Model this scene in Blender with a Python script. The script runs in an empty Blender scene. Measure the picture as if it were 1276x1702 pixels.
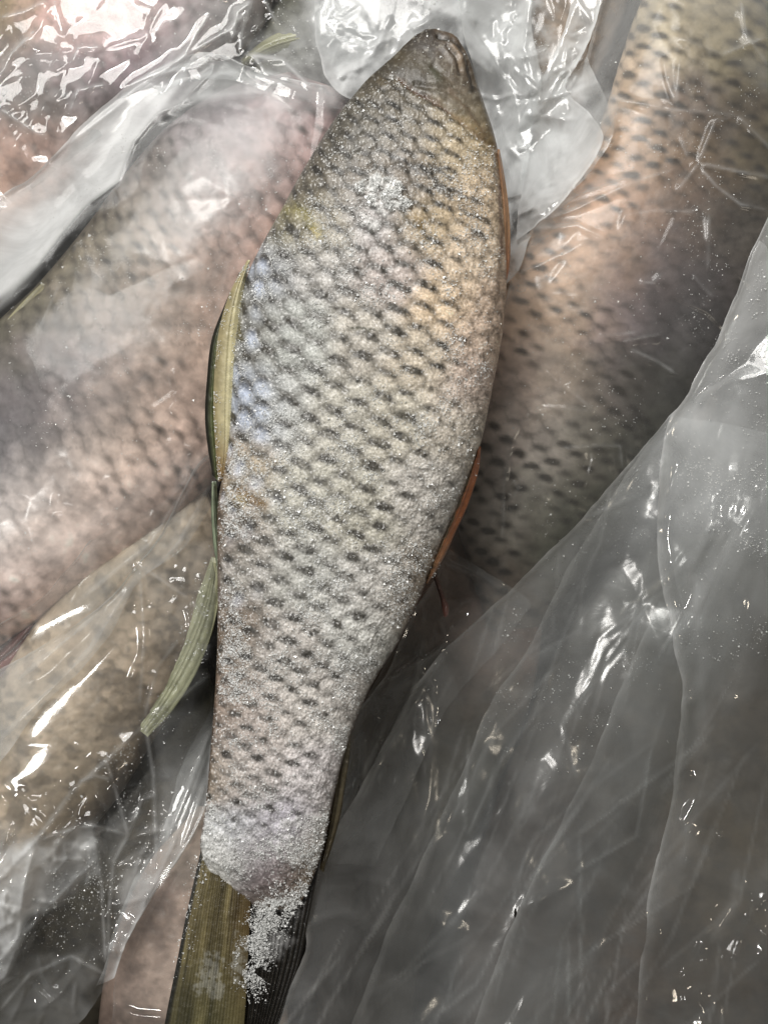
import bpy, math, random
import numpy as np
from mathutils import Vector
from mathutils.geometry import delaunay_2d_cdt

# ------------------------------------------------------------------ camera, light, exposure
SC = bpy.context.scene
W, H = 1276.0, 1702.0
S = 0.5 / H            # metres per picture unit at the height of the frozen fish
HC, Z0 = 0.66, 0.13    # camera height above the crate floor, reference height
C = bpy.context.collection

cam_d = bpy.data.cameras.new("camera")
cam = bpy.data.objects.new("camera", cam_d); C.objects.link(cam)
cam.location = (0, 0, HC)
cam_d.sensor_fit = 'VERTICAL'; cam_d.sensor_height = 36.0
cam_d.lens = 36.0 * (HC - Z0) / 0.5
cam_d.clip_start = 0.01; cam_d.clip_end = 50
SC.camera = cam

world = bpy.data.worlds.new("World"); SC.world = world; world.use_nodes = True
world.node_tree.nodes['Background'].inputs[0].default_value = (0.88, 0.87, 0.83, 1)
world.node_tree.nodes['Background'].inputs[1].default_value = 0.09

def area(name, loc, target, sx, sy, power, col):
    d = bpy.data.lights.new(name, 'AREA'); d.shape = 'RECTANGLE'; d.size = sx; d.size_y = sy
    d.energy = power; d.color = col
    o = bpy.data.objects.new(name, d); C.objects.link(o); o.location = loc
    v = Vector(target) - Vector(loc); o.rotation_euler = v.to_track_quat('-Z', 'Y').to_euler()
    return o
area("softbox_light", (-0.36, 0.80, 0.90), (0, 0.0, 0.1), 1.00, 0.50, 16.5, (1.0, 0.98, 0.94))  # unseen softbox, added as key light and for sheen on the film
area("ceiling_tube_lamp", (-0.22, 0.60, 0.78), (0, -0.03, 0.1), 0.20, 0.02, 1.4, (1.0, 0.975, 0.925))
area("glint_light_left", (-0.50, -0.22, 0.95), (-0.05, -0.05, 0.1), 0.07, 0.16, 1.9, (1.0, 0.97, 0.92))  # unseen light, added for glints and fill at the lower left
area("glint_light_right", (0.56, -0.24, 0.88), (0.1, -0.1, 0.1), 0.06, 0.16, 0.7, (1.0, 0.88, 0.70))  # unseen warm light, added for glints at the lower right

SC.view_settings.view_transform = 'Standard'
SC.view_settings.look = 'None'
SC.view_settings.exposure = 0.0
SC.view_settings.gamma = 1.0
SC.render.engine = 'CYCLES'
SC.cycles.transparent_max_bounces = 24
SC.cycles.max_bounces = 8
SC.cycles.glossy_bounces = 3
SC.cycles.caustics_reflective = False
SC.cycles.caustics_refractive = False
SC.cycles.sample_clamp_indirect = 4.0
try:
    SC.cycles.use_denoising = True
    SC.cycles.denoiser = 'OPENIMAGEDENOISE'
    SC.cycles.denoising_input_passes = 'RGB_ALBEDO'
    SC.cycles.sampling_pattern = 'TABULATED_SOBOL'
except Exception:
    pass

rng = np.random.default_rng(7)

# ------------------------------------------------------------------ numeric helpers
def place(px, py, z):
    """picture position on the level z -> a point in the crate"""
    k = S * (HC - z) / (HC - Z0)
    return np.stack([(px - W / 2) * k, (H / 2 - py) * k, z + 0 * px], -1)

def lin(c):
    c = np.asarray(c, float) / 255.0
    return np.where(c <= 0.04045, c / 12.92, ((c + 0.055) / 1.055) ** 2.4)

_tab = {}
def vnoise(x, y, seed=0):
    if seed not in _tab:
        _tab[seed] = np.random.default_rng(1000 + seed).random((256, 256))
    T = _tab[seed]
    xi = np.floor(x).astype(int); yi = np.floor(y).astype(int)
    fx = x - xi; fy = y - yi
    fx = fx * fx * (3 - 2 * fx); fy = fy * fy * (3 - 2 * fy)
    a = T[yi & 255, xi & 255]; b = T[yi & 255, (xi + 1) & 255]
    c = T[(yi + 1) & 255, xi & 255]; d = T[(yi + 1) & 255, (xi + 1) & 255]
    return (a * (1 - fx) + b * fx) * (1 - fy) + (c * (1 - fx) + d * fx) * fy

def fbm(x, y, scale, seed=0, octaves=4, gain=0.5):
    v = 0; a = 1; t = 0
    for o in range(octaves):
        v = v + a * vnoise(x / scale * 2 ** o + 17.3 * o, y / scale * 2 ** o - 9.1 * o, seed + o)
        t += a; a *= gain
    return v / t

def sstep(e0, e1, x):
    t = np.clip((x - e0) / (e1 - e0), 0, 1)
    return t * t * (3 - 2 * t)

def seg_dist(px, py, pts):
    """distance to a polyline and the 0..1 position along it"""
    best = np.full(np.shape(px), 1e9); pos = np.zeros(np.shape(px))
    pts = np.asarray(pts, float)
    L = np.concatenate([[0], np.cumsum(np.hypot(*(pts[1:] - pts[:-1]).T))])
    for i in range(len(pts) - 1):
        a, b = pts[i], pts[i + 1]; d = b - a; l2 = max(d @ d, 1e-9)
        t = np.clip(((px - a[0]) * d[0] + (py - a[1]) * d[1]) / l2, 0, 1)
        dd = np.hypot(px - a[0] - t * d[0], py - a[1] - t * d[1])
        m = dd < best
        best = np.where(m, dd, best); pos = np.where(m, (L[i] + t * (L[i + 1] - L[i])) / L[-1], pos)
    return best, pos

def spline(pts, n):
    """Catmull-Rom through rows of pts, n even samples"""
    p = np.asarray(pts, float)
    if p.shape[1] == 4: mid = (p[:, :2] + p[:, 2:4]) / 2
    else: mid = p[:, :2]
    t = np.concatenate([[0], np.cumsum(np.hypot(*(mid[1:] - mid[:-1]).T) + 1e-6)]); t /= t[-1]
    u = np.linspace(0, 1, n)
    m = np.gradient(p, t, axis=0) if len(p) > 2 else np.repeat((p[1:] - p[:1]), 2, 0)
    # limit overshoot
    i = np.clip(np.searchsorted(t, u, side='right') - 1, 0, len(p) - 2)
    h = (t[i + 1] - t[i])[:, None]; s = ((u - t[i])[:, None]) / h
    h00 = 2 * s ** 3 - 3 * s ** 2 + 1; h10 = s ** 3 - 2 * s ** 2 + s
    h01 = -2 * s ** 3 + 3 * s ** 2; h11 = s ** 3 - s ** 2
    return h00 * p[i] + h10 * h * m[i] + h01 * p[i + 1] + h11 * h * m[i + 1]

# maps over the frame
M0, MS = -80.0, 2.0
MW, MH = int((W + 160) / MS) + 1, int((H + 160) / MS) + 1
GX, GY = np.meshgrid(M0 + MS * np.arange(MW), M0 + MS * np.arange(MH))

def sample(m, px, py):
    x = np.clip((px - M0) / MS, 0, MW - 1.001); y = np.clip((py - M0) / MS, 0, MH - 1.001)
    xi = x.astype(int); yi = y.astype(int); fx = x - xi; fy = y - yi
    return (m[yi, xi] * (1 - fx) + m[yi, xi + 1] * fx) * (1 - fy) + (m[yi + 1, xi] * (1 - fx) + m[yi + 1, xi + 1] * fx) * fy

def box1(m, r, axis):
    r = int(r)
    if r < 1: return m
    p = [(0, 0), (0, 0)]; p[axis] = (r + 1, r)
    c = np.cumsum(np.pad(m, p, mode='edge'), axis=axis)
    n = m.shape[axis]
    hi = np.take(c, np.arange(2 * r + 1, 2 * r + 1 + n), axis=axis); lo = np.take(c, np.arange(0, n), axis=axis)
    return (hi - lo) / (2 * r + 1)

def blur(m, rad):
    r = max(1, int(round(rad / MS / 1.7)))
    for _ in range(2): m = box1(box1(m, r, 0), r, 1)
    return m

def maxf(m, rad):
    r = int(rad / MS); out = m.copy(); k = 1; done = 0
    while done < r:
        s = min(k, r - done)
        for ax in (0, 1):
            a = np.roll(out, s, ax); b = np.roll(out, -s, ax)
            out = np.maximum(out, np.maximum(a, b))
        done += s
    return out

def poly_mask(pts, soft=0):
    pts = np.asarray(pts, float); ins = np.zeros(GX.shape, bool)
    x0, y0 = pts[:, 0], pts[:, 1]; x1, y1 = np.roll(x0, -1), np.roll(y0, -1)
    for a, b, c, d in zip(x0, y0, x1, y1):
        if b == d: continue
        cross = ((GY < b) != (GY < d)) & (GX < (c - a) * (GY - b) / (d - b) + a)
        ins ^= cross
    m = ins.astype(float)
    return blur(m, soft) if soft else m

def line_map(lines, taper=0.12, crest=0.0):
    """sum of tent ridges; each line = (points, height, half width)"""
    out = np.zeros(GX.shape)
    for pts, h, w in lines:
        p = np.asarray(pts, float)
        xa = max(int((p[:, 0].min() - w - M0) / MS), 0); xb = min(int((p[:, 0].max() + w - M0) / MS) + 2, MW)
        ya = max(int((p[:, 1].min() - w - M0) / MS), 0); yb = min(int((p[:, 1].max() + w - M0) / MS) + 2, MH)
        if xa >= xb or ya >= yb: continue
        d, t = seg_dist(GX[ya:yb, xa:xb], GY[ya:yb, xa:xb], p)
        e = np.clip(np.minimum(t, 1 - t) / taper, 0, 1) ** 0.7
        ww = w * (0.35 + 0.65 * e)
        out[ya:yb, xa:xb] += 0.6 * h * e * np.clip(1 - d / ww, 0, 1) ** 1.25
        if crest: out[ya:yb, xa:xb] += np.sign(h) * crest * e * np.clip(1 - d / 5.5, 0, 1)
    return out

def crumple(spacing, seed, stretch=1.0, angle=0.0):
    """faceted surface: random heights over a Delaunay net, flat facets and straight sharp folds"""
    r = np.random.default_rng(seed)
    ca, sa = math.cos(angle), math.sin(angle)
    R = 1250.0
    nx = int(2 * R / spacing); ny = int(2 * R / (spacing * stretch))
    gx, gy = np.meshgrid(np.arange(nx) + 0.5, np.arange(ny) + 0.5)
    u = (gx.ravel() + r.uniform(-.48, .48, gx.size)) * spacing - R
    v = ((gy.ravel() + r.uniform(-.48, .48, gx.size)) * spacing * stretch - R)
    x = ca * u - sa * v + W / 2; y = sa * u + ca * v + H / 2
    keep = (x > -200) & (x < W + 200) & (y > -200) & (y < H + 200)
    u, v, x, y = u[keep], v[keep], x[keep], y[keep]
    h = r.uniform(-1, 1, len(x)) ** 3 * 1.4 + r.uniform(-.3, .3, len(x))
    res = delaunay_2d_cdt([Vector((a, b / stretch)) for a, b in zip(u, v)], [], [], 0, 1e-5)
    tris = res[2]; orig = res[3]
    idx = np.array([o[0] for o in orig])
    x = x[idx]; y = y[idx]; h = h[idx]
    out = np.zeros(GX.shape)
    for t in tris:
        a, b, c = t
        X = (x[a], x[b], x[c]); Y = (y[a], y[b], y[c])
        i0 = max(int(math.ceil((min(X) - M0) / MS)), 0); i1 = min(int((max(X) - M0) / MS) + 1, MW)
        j0 = max(int(math.ceil((min(Y) - M0) / MS)), 0); j1 = min(int((max(Y) - M0) / MS) + 1, MH)
        if i0 >= i1 or j0 >= j1: continue
        den = (Y[1] - Y[2]) * (X[0] - X[2]) + (X[2] - X[1]) * (Y[0] - Y[2])
        if abs(den) < 1e-6: continue
        gx = GX[j0:j1, i0:i1]; gy = GY[j0:j1, i0:i1]
        l0 = ((Y[1] - Y[2]) * (gx - X[2]) + (X[2] - X[1]) * (gy - Y[2])) / den
        l1 = ((Y[2] - Y[0]) * (gx - X[2]) + (X[0] - X[2]) * (gy - Y[2])) / den
        l2 = 1 - l0 - l1
        m = (l0 > -1e-6) & (l1 > -1e-6) & (l2 > -1e-6)
        out[j0:j1, i0:i1][m] = (l0 * h[a] + l1 * h[b] + l2 * h[c])[m]
    return out

# ------------------------------------------------------------------ mesh helpers
def grid_object(name, P, mat, parent=None, closed=False, cols=None, floats=None, smooth=True):
    nu, nv = P.shape[:2]
    iu = np.arange(nu - 1)[:, None]; jv = np.arange(nv if closed else nv - 1)[None, :]
    j2 = (jv + 1) % nv
    q = np.stack([iu * nv + jv, (iu + 1) * nv + jv, (iu + 1) * nv + j2, iu * nv + j2], -1).reshape(-1, 4)
    return raw_object(name, P.reshape(-1, 3), q, mat, parent, None if cols is None else cols.reshape(-1, 3), floats, smooth)

def raw_object(name, V, F, mat, parent=None, cols=None, floats=None, smooth=True):
    me = bpy.data.meshes.new(name)
    n, k = F.shape
    me.vertices.add(len(V)); me.vertices.foreach_set("co", V.astype(np.float32).ravel())
    me.loops.add(n * k); me.loops.foreach_set("vertex_index", F.astype(np.int32).ravel())
    me.polygons.add(n); me.polygons.foreach_set("loop_start", np.arange(0, n * k, k, dtype=np.int32))
    me.polygons.foreach_set("use_smooth", np.full(n, smooth))
    me.update(calc_edges=True); me.validate()
    if cols is not None:
        a = me.color_attributes.new("tint", 'FLOAT_COLOR', 'POINT')
        a.data.foreach_set("color", np.concatenate([cols, np.ones((len(cols), 1))], 1).astype(np.float32).ravel())
    for nm, arr in (floats or {}).items():
        a = me.attributes.new(nm, 'FLOAT', 'POINT'); a.data.foreach_set("value", arr.astype(np.float32).ravel())
    me.materials.append(mat)
    o = bpy.data.objects.new(name, me); C.objects.link(o)
    if parent is not None:
        o.parent = parent; o.location = -parent.location
    return o

def thing(name, label, cat, loc=(0, 0, 0), group=None):
    o = bpy.data.objects.new(name, None); C.objects.link(o); o.location = loc; o.empty_display_size = 0.02
    o['label'] = label; o['category'] = cat
    if group: o['group'] = group
    return o

def normals(P):
    du = np.gradient(P, axis=0); dv = np.gradient(P, axis=1)
    n = np.cross(du, dv); n /= np.linalg.norm(n, axis=-1, keepdims=True) + 1e-12
    return n

# ------------------------------------------------------------------ materials
def new_mat(name):
    m = bpy.data.materials.new(name); m.use_nodes = True
    nt = m.node_tree; nt.nodes.clear()
    return m, nt, nt.nodes.new

def link(nt, a, b): nt.links.new(a, b)

def mat_flesh(name, rough=0.42, coat=0.25, grain=900.0, bump=0.25, spec=0.5, mott=0.35, fine=0.5):
    m, nt, N = new_mat(name)
    out = N('ShaderNodeOutputMaterial'); p = N('ShaderNodeBsdfPrincipled')
    at = N('ShaderNodeVertexColor'); at.layer_name = "tint"
    tc = N('ShaderNodeTexCoord')
    n1 = N('ShaderNodeTexNoise'); n1.inputs['Scale'].default_value = grain; n1.inputs['Detail'].default_value = 4
    n2 = N('ShaderNodeTexNoise'); n2.inputs['Scale'].default_value = grain * 0.12; n2.inputs['Detail'].default_value = 6
    for n in (n1, n2): link(nt, tc.outputs['Object'], n.inputs['Vector'])
    mx = N('ShaderNodeMath'); mx.operation = 'MULTIPLY_ADD'
    link(nt, n1.outputs['Fac'], mx.inputs[0]); mx.inputs[1].default_value = fine
    m2 = N('ShaderNodeMath'); m2.operation = 'MULTIPLY_ADD'
    link(nt, n2.outputs['Fac'], m2.inputs[0]); m2.inputs[1].default_value = mott * 2; m2.inputs[2].default_value = 1 - mott - fine * 0.5
    link(nt, m2.outputs[0], mx.inputs[2])
    mul = N('ShaderNodeVectorMath'); mul.operation = 'SCALE'
    link(nt, at.outputs['Color'], mul.inputs[0]); link(nt, mx.outputs[0], mul.inputs['Scale'])
    link(nt, mul.outputs[0], p.inputs['Base Color'])
    p.inputs['Roughness'].default_value = rough
    p.inputs['Specular IOR Level'].default_value = spec
    p.inputs['Coat Weight'].default_value = coat; p.inputs['Coat Roughness'].default_value = 0.18
    b = N('ShaderNodeBump'); b.inputs['Strength'].default_value = bump; b.inputs['Distance'].default_value = 0.0006
    link(nt, mx.outputs[0], b.inputs['Height']); link(nt, b.outputs[0], p.inputs['Normal'])
    link(nt, p.outputs[0], out.inputs[0])
    return m

def mat_film(name, rough=0.085, bump=0.03, bscale=60.0, tint=(0.88, 0.895, 0.90), gloss=1.0):
    """thin clear film: lets light through, mirrors at its folds, hazes where frost sits or fold glints are painted in"""
    m, nt, N = new_mat(name)
    out = N('ShaderNodeOutputMaterial')
    geo = N('ShaderNodeNewGeometry')
    dot = N('ShaderNodeVectorMath'); dot.operation = 'DOT_PRODUCT'
    link(nt, geo.outputs['Incoming'], dot.inputs[0]); link(nt, geo.outputs['Normal'], dot.inputs[1])
    ab = N('ShaderNodeMath'); ab.operation = 'ABSOLUTE'; link(nt, dot.outputs['Value'], ab.inputs[0])
    cl = N('ShaderNodeMath'); cl.operation = 'MAXIMUM'; cl.inputs[1].default_value = 0.12; link(nt, ab.outputs[0], cl.inputs[0])
    inv = N('ShaderNodeMath'); inv.operation = 'DIVIDE'; inv.inputs[0].default_value = 1.0; link(nt, cl.outputs[0], inv.inputs[1])
    at = N('ShaderNodeAttribute'); at.attribute_name = "milk"
    tc = N('ShaderNodeTexCoord')
    nz = N('ShaderNodeTexNoise'); nz.inputs['Scale'].default_value = 22; nz.inputs['Detail'].default_value = 7; nz.inputs['Roughness'].default_value = 0.62
    nz.inputs['Distortion'].default_value = 0.8
    link(nt, tc.outputs['Object'], nz.inputs['Vector'])
    mr = N('ShaderNodeMapRange'); mr.inputs['From Min'].default_value = 0.3; mr.inputs['From Max'].default_value = 0.7
    mr.inputs['To Min'].default_value = 0.55; mr.inputs['To Max'].default_value = 1.4
    link(nt, nz.outputs['Fac'], mr.inputs['Value'])
    mm = N('ShaderNodeMath'); mm.operation = 'MULTIPLY'; mm.use_clamp = True
    link(nt, at.outputs['Fac'], mm.inputs[0]); link(nt, mr.outputs[0], mm.inputs[1])
    om = N('ShaderNodeMath'); om.operation = 'SUBTRACT'; om.inputs[0].default_value = 1.0; link(nt, mm.outputs[0], om.inputs[1])
    pw = N('ShaderNodeMath'); pw.operation = 'POWER'; link(nt, om.outputs[0], pw.inputs[0]); link(nt, inv.outputs[0], pw.inputs[1])
    mf = N('ShaderNodeMath'); mf.operation = 'SUBTRACT'; mf.inputs[0].default_value = 1.0; link(nt, pw.outputs[0], mf.inputs[1])
    # fine relief
    b1 = N('ShaderNodeTexNoise'); b1.inputs['Scale'].default_value = bscale; b1.inputs['Detail'].default_value = 5; b1.inputs['Distortion'].default_value = 1.5
    link(nt, tc.outputs['Object'], b1.inputs['Vector'])
    bp = N('ShaderNodeBump'); bp.inputs['Strength'].default_value = bump; bp.inputs['Distance'].default_value = 0.002
    link(nt, b1.outputs['Fac'], bp.inputs['Height'])
    tr = N('ShaderNodeBsdfTransparent'); tr.inputs[0].default_value = (0.97, 0.98, 0.98, 1)
    df = N('ShaderNodeBsdfDiffuse'); df.inputs[0].default_value = (*tint, 1); link(nt, bp.outputs[0], df.inputs['Normal'])
    tl = N('ShaderNodeBsdfTranslucent'); tl.inputs[0].default_value = (*tint, 1)
    hz = N('ShaderNodeMixShader'); hz.inputs[0].default_value = 0.4
    link(nt, df.outputs[0], hz.inputs[1]); link(nt, tl.outputs[0], hz.inputs[2])
    m1 = N('ShaderNodeMixShader'); link(nt, mf.outputs[0], m1.inputs[0]); link(nt, tr.outputs[0], m1.inputs[1]); link(nt, hz.outputs[0], m1.inputs[2])
    d2 = N('ShaderNodeVectorMath'); d2.operation = 'DOT_PRODUCT'
    link(nt, geo.outputs['Incoming'], d2.inputs[0]); link(nt, bp.outputs[0], d2.inputs[1])
    a2 = N('ShaderNodeMath'); a2.operation = 'ABSOLUTE'; link(nt, d2.outputs['Value'], a2.inputs[0])
    s2 = N('ShaderNodeMath'); s2.operation = 'SUBTRACT'; s2.use_clamp = True; s2.inputs[0].default_value = 1.0; link(nt, a2.outputs[0], s2.inputs[1])
    p2 = N('ShaderNodeMath'); p2.operation = 'POWER'; p2.inputs[1].default_value = 5.0; link(nt, s2.outputs[0], p2.inputs[0])
    fm = N('ShaderNodeMath'); fm.operation = 'MULTIPLY_ADD'; fm.use_clamp = True
    link(nt, p2.outputs[0], fm.inputs[0]); fm.inputs[1].default_value = 0.85; fm.inputs[2].default_value = 0.048 * gloss
    # the film is thin: the back side reflects like the front
    gl = N('ShaderNodeBsdfAnisotropic') if False else N('ShaderNodeBsdfGlossy')
    gl.inputs['Roughness'].default_value = rough; gl.inputs['Color'].default_value = (1, 1, 1, 1)
    link(nt, bp.outputs[0], gl.inputs['Normal'])
    m2 = N('ShaderNodeMixShader'); link(nt, fm.outputs[0], m2.inputs[0]); link(nt, m1.outputs[0], m2.inputs[1]); link(nt, gl.outputs[0], m2.inputs[2])
    link(nt, m2.outputs[0], out.inputs[0])
    return m

def mat_simple(name, col, rough=0.5, trans=0.0, ior=1.31, coat=0.0):
    m, nt, N = new_mat(name)
    out = N('ShaderNodeOutputMaterial'); p = N('ShaderNodeBsdfPrincipled')
    p.inputs['Base Color'].default_value = (*col, 1); p.inputs['Roughness'].default_value = rough
    p.inputs['Transmission Weight'].default_value = trans; p.inputs['IOR'].default_value = ior
    p.inputs['Coat Weight'].default_value = coat
    link(nt, p.outputs[0], out.inputs[0])
    return m

def mat_ice():
    """ice grains: half clear, half white, with hard glints"""
    m, nt, N = new_mat("frost_grains")
    out = N('ShaderNodeOutputMaterial')
    tr = N('ShaderNodeBsdfTransparent')
    p = N('ShaderNodeBsdfPrincipled'); p.inputs['Base Color'].default_value = (0.86, 0.87, 0.86, 1)
    p.inputs['Roughness'].default_value = 0.16; p.inputs['Specular IOR Level'].default_value = 1.0
    a = N('ShaderNodeMixShader'); a.inputs[0].default_value = 0.62
    link(nt, tr.outputs[0], a.inputs[1]); link(nt, p.outputs[0], a.inputs[2]); link(nt, a.outputs[0], out.inputs[0])
    return m

M_FISH = mat_flesh("frozen_scales", rough=0.5, coat=0.15, grain=1400, bump=0.5, mott=0.12, fine=0.5)
M_WRAP = mat_flesh("wrapped_fish_skin", rough=0.5, coat=0.05, grain=420, bump=0.35, mott=0.45, fine=0.45)
M_FIN = mat_flesh("fin_skin", rough=0.4, coat=0.35, grain=900, bump=0.3, mott=0.25, fine=0.4)
M_ICE = mat_ice()
M_FILM = mat_film("clear_bag_film")
M_FILM_SOFT = mat_film("cloudy_bag_film", rough=0.19, bump=0.10, bscale=70, gloss=0.9)
M_TAUT = mat_film("taut_bag_film", rough=0.17, bump=0.03, gloss=0.38)
M_DROP = mat_film("water", rough=0.03, bump=0.0, gloss=1.6)

# ------------------------------------------------------------------ scales
def hash2(i, j, s=0):
    v = np.sin(i * 127.1 + j * 311.7 + s * 74.7) * 43758.5453
    return v - np.floor(v)

def scale_field(A, B, shear=0.10):
    """overlapping scales on a staggered net: relief, dark mark, id noise, middle of plate, band under the overlapping edges"""
    A0 = np.round(A)
    best = np.full(A.shape, 1e9); rel = np.zeros(A.shape); mark = np.zeros(A.shape); idn = np.zeros(A.shape); mid = np.zeros(A.shape)
    cand = []
    for dk in (-1, 0, 1):
        k = A0 + dk
        off = 0.5 * np.mod(k, 2) + shear * k
        j0 = np.round(B - off)
        for dj in (-1, 0, 1):
            j = j0 + dj
            jit = (hash2(k, j) - 0.5) * 0.16; jit2 = (hash2(k, j, 3) - 0.5) * 0.16
            bc = j + off + jit
            x = (A - k - jit2) / 0.80; y = (B - bc) / 0.82
            d = np.sqrt(x * x + y * y)
            cand.append((bc, d))
            m = (d < 1) & (bc < best)
            best = np.where(m, bc, best)
            r = 0.25 + 0.55 * (y * 0.5 + 0.5) + 0.45 * (1 - d * d) - 0.30 * sstep(0.82, 1.0, d)
            rel = np.where(m, r, rel)
            g = np.exp(-((x / 0.58) ** 2 + ((y + 0.08 - 0.12 * x * x - 0.20 * x) / 0.23) ** 2) ** 1.2)
            mark = np.maximum(mark, g * (0.5 + 0.7 * hash2(k, j, 7)))
            idn = np.where(m, hash2(k, j, 11), idn)
            mid = np.where(m, np.exp(-((x / 0.5) ** 2 + ((y - 0.35) / 0.35) ** 2)), mid)
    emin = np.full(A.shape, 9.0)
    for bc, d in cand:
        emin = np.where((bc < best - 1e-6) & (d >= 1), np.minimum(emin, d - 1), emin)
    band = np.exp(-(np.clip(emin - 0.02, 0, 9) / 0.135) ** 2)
    return rel, mark, idn, mid, band

def colour_field(px, py, pts, sigma):
    p = np.array([c[:2] for c in pts], float); c = lin(np.array([c[2:5] for c in pts], float))
    wsum = np.zeros(px.shape); out = np.zeros(px.shape + (3,))
    for (x, y), col in zip(p, c):
        w = np.exp(-((px - x) ** 2 + (py - y) ** 2) / (2 * sigma * sigma)) + 1e-12 / (1 + (px - x) ** 2 + (py - y) ** 2)
        wsum += w; out += w[..., None] * col
    return out / wsum[..., None]

FISH_TOPS = []
def fish_shell(pairs, zc, thick, nu, nv, nb=36, power=2.2, tmax=None, zslope=0.0, tprof=None):
    """closed shell between two traced edges; returns positions, picture coords, across/along lengths"""
    E = spline(pairs, nu)
    Lx, Ly, Rx, Ry = E.T
    wdt = np.hypot(Rx - Lx, Ry - Ly)
    u = np.linspace(-1, 1, nv)
    c_top = 0.45 * np.sin(u * math.pi / 2) + 0.55 * u
    ub = np.linspace(1, -1, nb + 2)[1:-1]; c_bot = np.sin(ub * math.pi / 2)
    c = np.concatenate([c_top, c_bot]); sgn = np.concatenate([np.ones(nv), -np.ones(nb)])
    zz = (1 - np.abs(c) ** power).clip(0) ** (1 / power) * sgn
    px = (Lx + Rx)[:, None] / 2 + (Rx - Lx)[:, None] / 2 * c[None]
    py = (Ly + Ry)[:, None] / 2 + (Ry - Ly)[:, None] / 2 * c[None]
    T = thick * wdt * S
    if tmax: T = np.minimum(T, tmax)
    if tprof: T = T * np.interp((Ly + Ry) / 2, *tprof)
    ramp = zslope * np.linspace(0, 1, nu)
    z = zc + ramp[:, None] + T[:, None] * zz[None]
    P = place(px, py, z)
    dx = np.diff(P, axis=1); arc = np.concatenate([np.zeros((nu, 1)), np.cumsum(np.linalg.norm(dx, axis=-1), 1)], 1) / S
    a = arc - arc[:, nv // 2][:, None]
    mx, my = (Lx + Rx) / 2, (Ly + Ry) / 2
    b = np.concatenate([[0], np.cumsum(np.hypot(np.diff(mx), np.diff(my)))])
    return P, px, py, a, b, c, zz, wdt

# ================================================================== THE FROZEN FISH ON TOP
ZM = 0.128
main_pairs = [
 (706,51,724,51),(690,60,752,60),(672,76,768,76),(655,92,778,94),(632,112,786,115),(610,132,793,140),(588,158,802,166),(568,182,811,192),
 (548,210,820,220),(530,238,827,250),(508,275,832,290),(488,310,836,330),(468,348,839,370),(447,385,841,405),(428,420,842,440),
 (412,455,841,480),(402,495,838,520),(394,540,834,560),(388,590,826,605),(385,640,817,650),(382,690,808,695),(378,740,798,738),(370,790,782,785),(362,840,764,835),
 (361,900,740,890),(362,960,716,950),(362,1020,690,1010),(361,1080,660,1070),(358,1140,622,1130),(354,1200,594,1190),
 (349,1260,572,1255),(344,1320,556,1320),(338,1370,545,1375),(333,1410,536,1415),(342,1440,526,1445),(362,1465,516,1470),(400,1490,505,1492),(432,1512,488,1512)]
main_cols = [
 (710,66,56,42,28),(725,60,80,58,42),(660,100,78,62,34),(640,125,86,74,48),(752,88,150,128,106),(740,105,128,108,88),(778,120,54,46,34),(722,128,84,82,58),(682,118,92,74,34),(760,190,150,140,118),(800,225,140,124,96),(745,150,145,130,112),(700,95,88,70,50),
 (600,190,105,100,88),(560,240,92,86,74),(680,200,140,132,118),(750,250,172,158,134),(800,330,182,164,140),(640,160,100,92,76),
 (510,310,105,98,84),(600,300,125,116,104),(680,290,138,128,116),(470,370,118,112,90),(545,375,140,132,112),(620,360,180,176,176),(700,370,158,142,116),(780,430,182,166,146),(820,500,178,158,140),
 (440,440,130,132,135),(540,440,145,142,138),(650,450,165,155,150),(740,500,192,172,146),(800,560,192,172,155),
 (415,540,122,122,118),(500,560,146,148,144),(600,560,158,153,144),(700,600,176,166,150),(790,640,190,172,160),
 (410,680,140,146,156),(470,680,152,153,150),(560,700,165,162,152),(660,700,170,165,152),(760,700,184,176,164),
 (385,770,140,124,104),(400,790,150,140,122),(500,830,160,158,148),(600,850,165,162,150),(700,820,178,174,168),
 (375,880,112,98,84),(420,930,146,142,136),(500,950,160,160,155),(620,980,174,172,168),(380,1050,104,90,76),(480,1080,165,160,155),(600,1060,182,182,178),(690,990,150,138,124),
 (372,1180,120,104,92),(430,1200,160,150,144),(500,1180,182,177,172),(580,1160,176,172,168),(345,1300,104,82,46),(385,1290,160,152,146),(430,1290,175,168,165),(520,1290,188,183,184),
 (380,1380,185,188,196),(470,1370,178,175,186),(360,1420,190,190,184),(420,1410,165,162,165),(450,1445,112,98,104),(510,1450,84,74,56),(455,1490,80,74,64),(540,1400,120,110,100)]
GILL = [(592,150),(625,128),(662,130),(690,152),(735,176),(772,206),(800,230),(826,246)]

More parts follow.
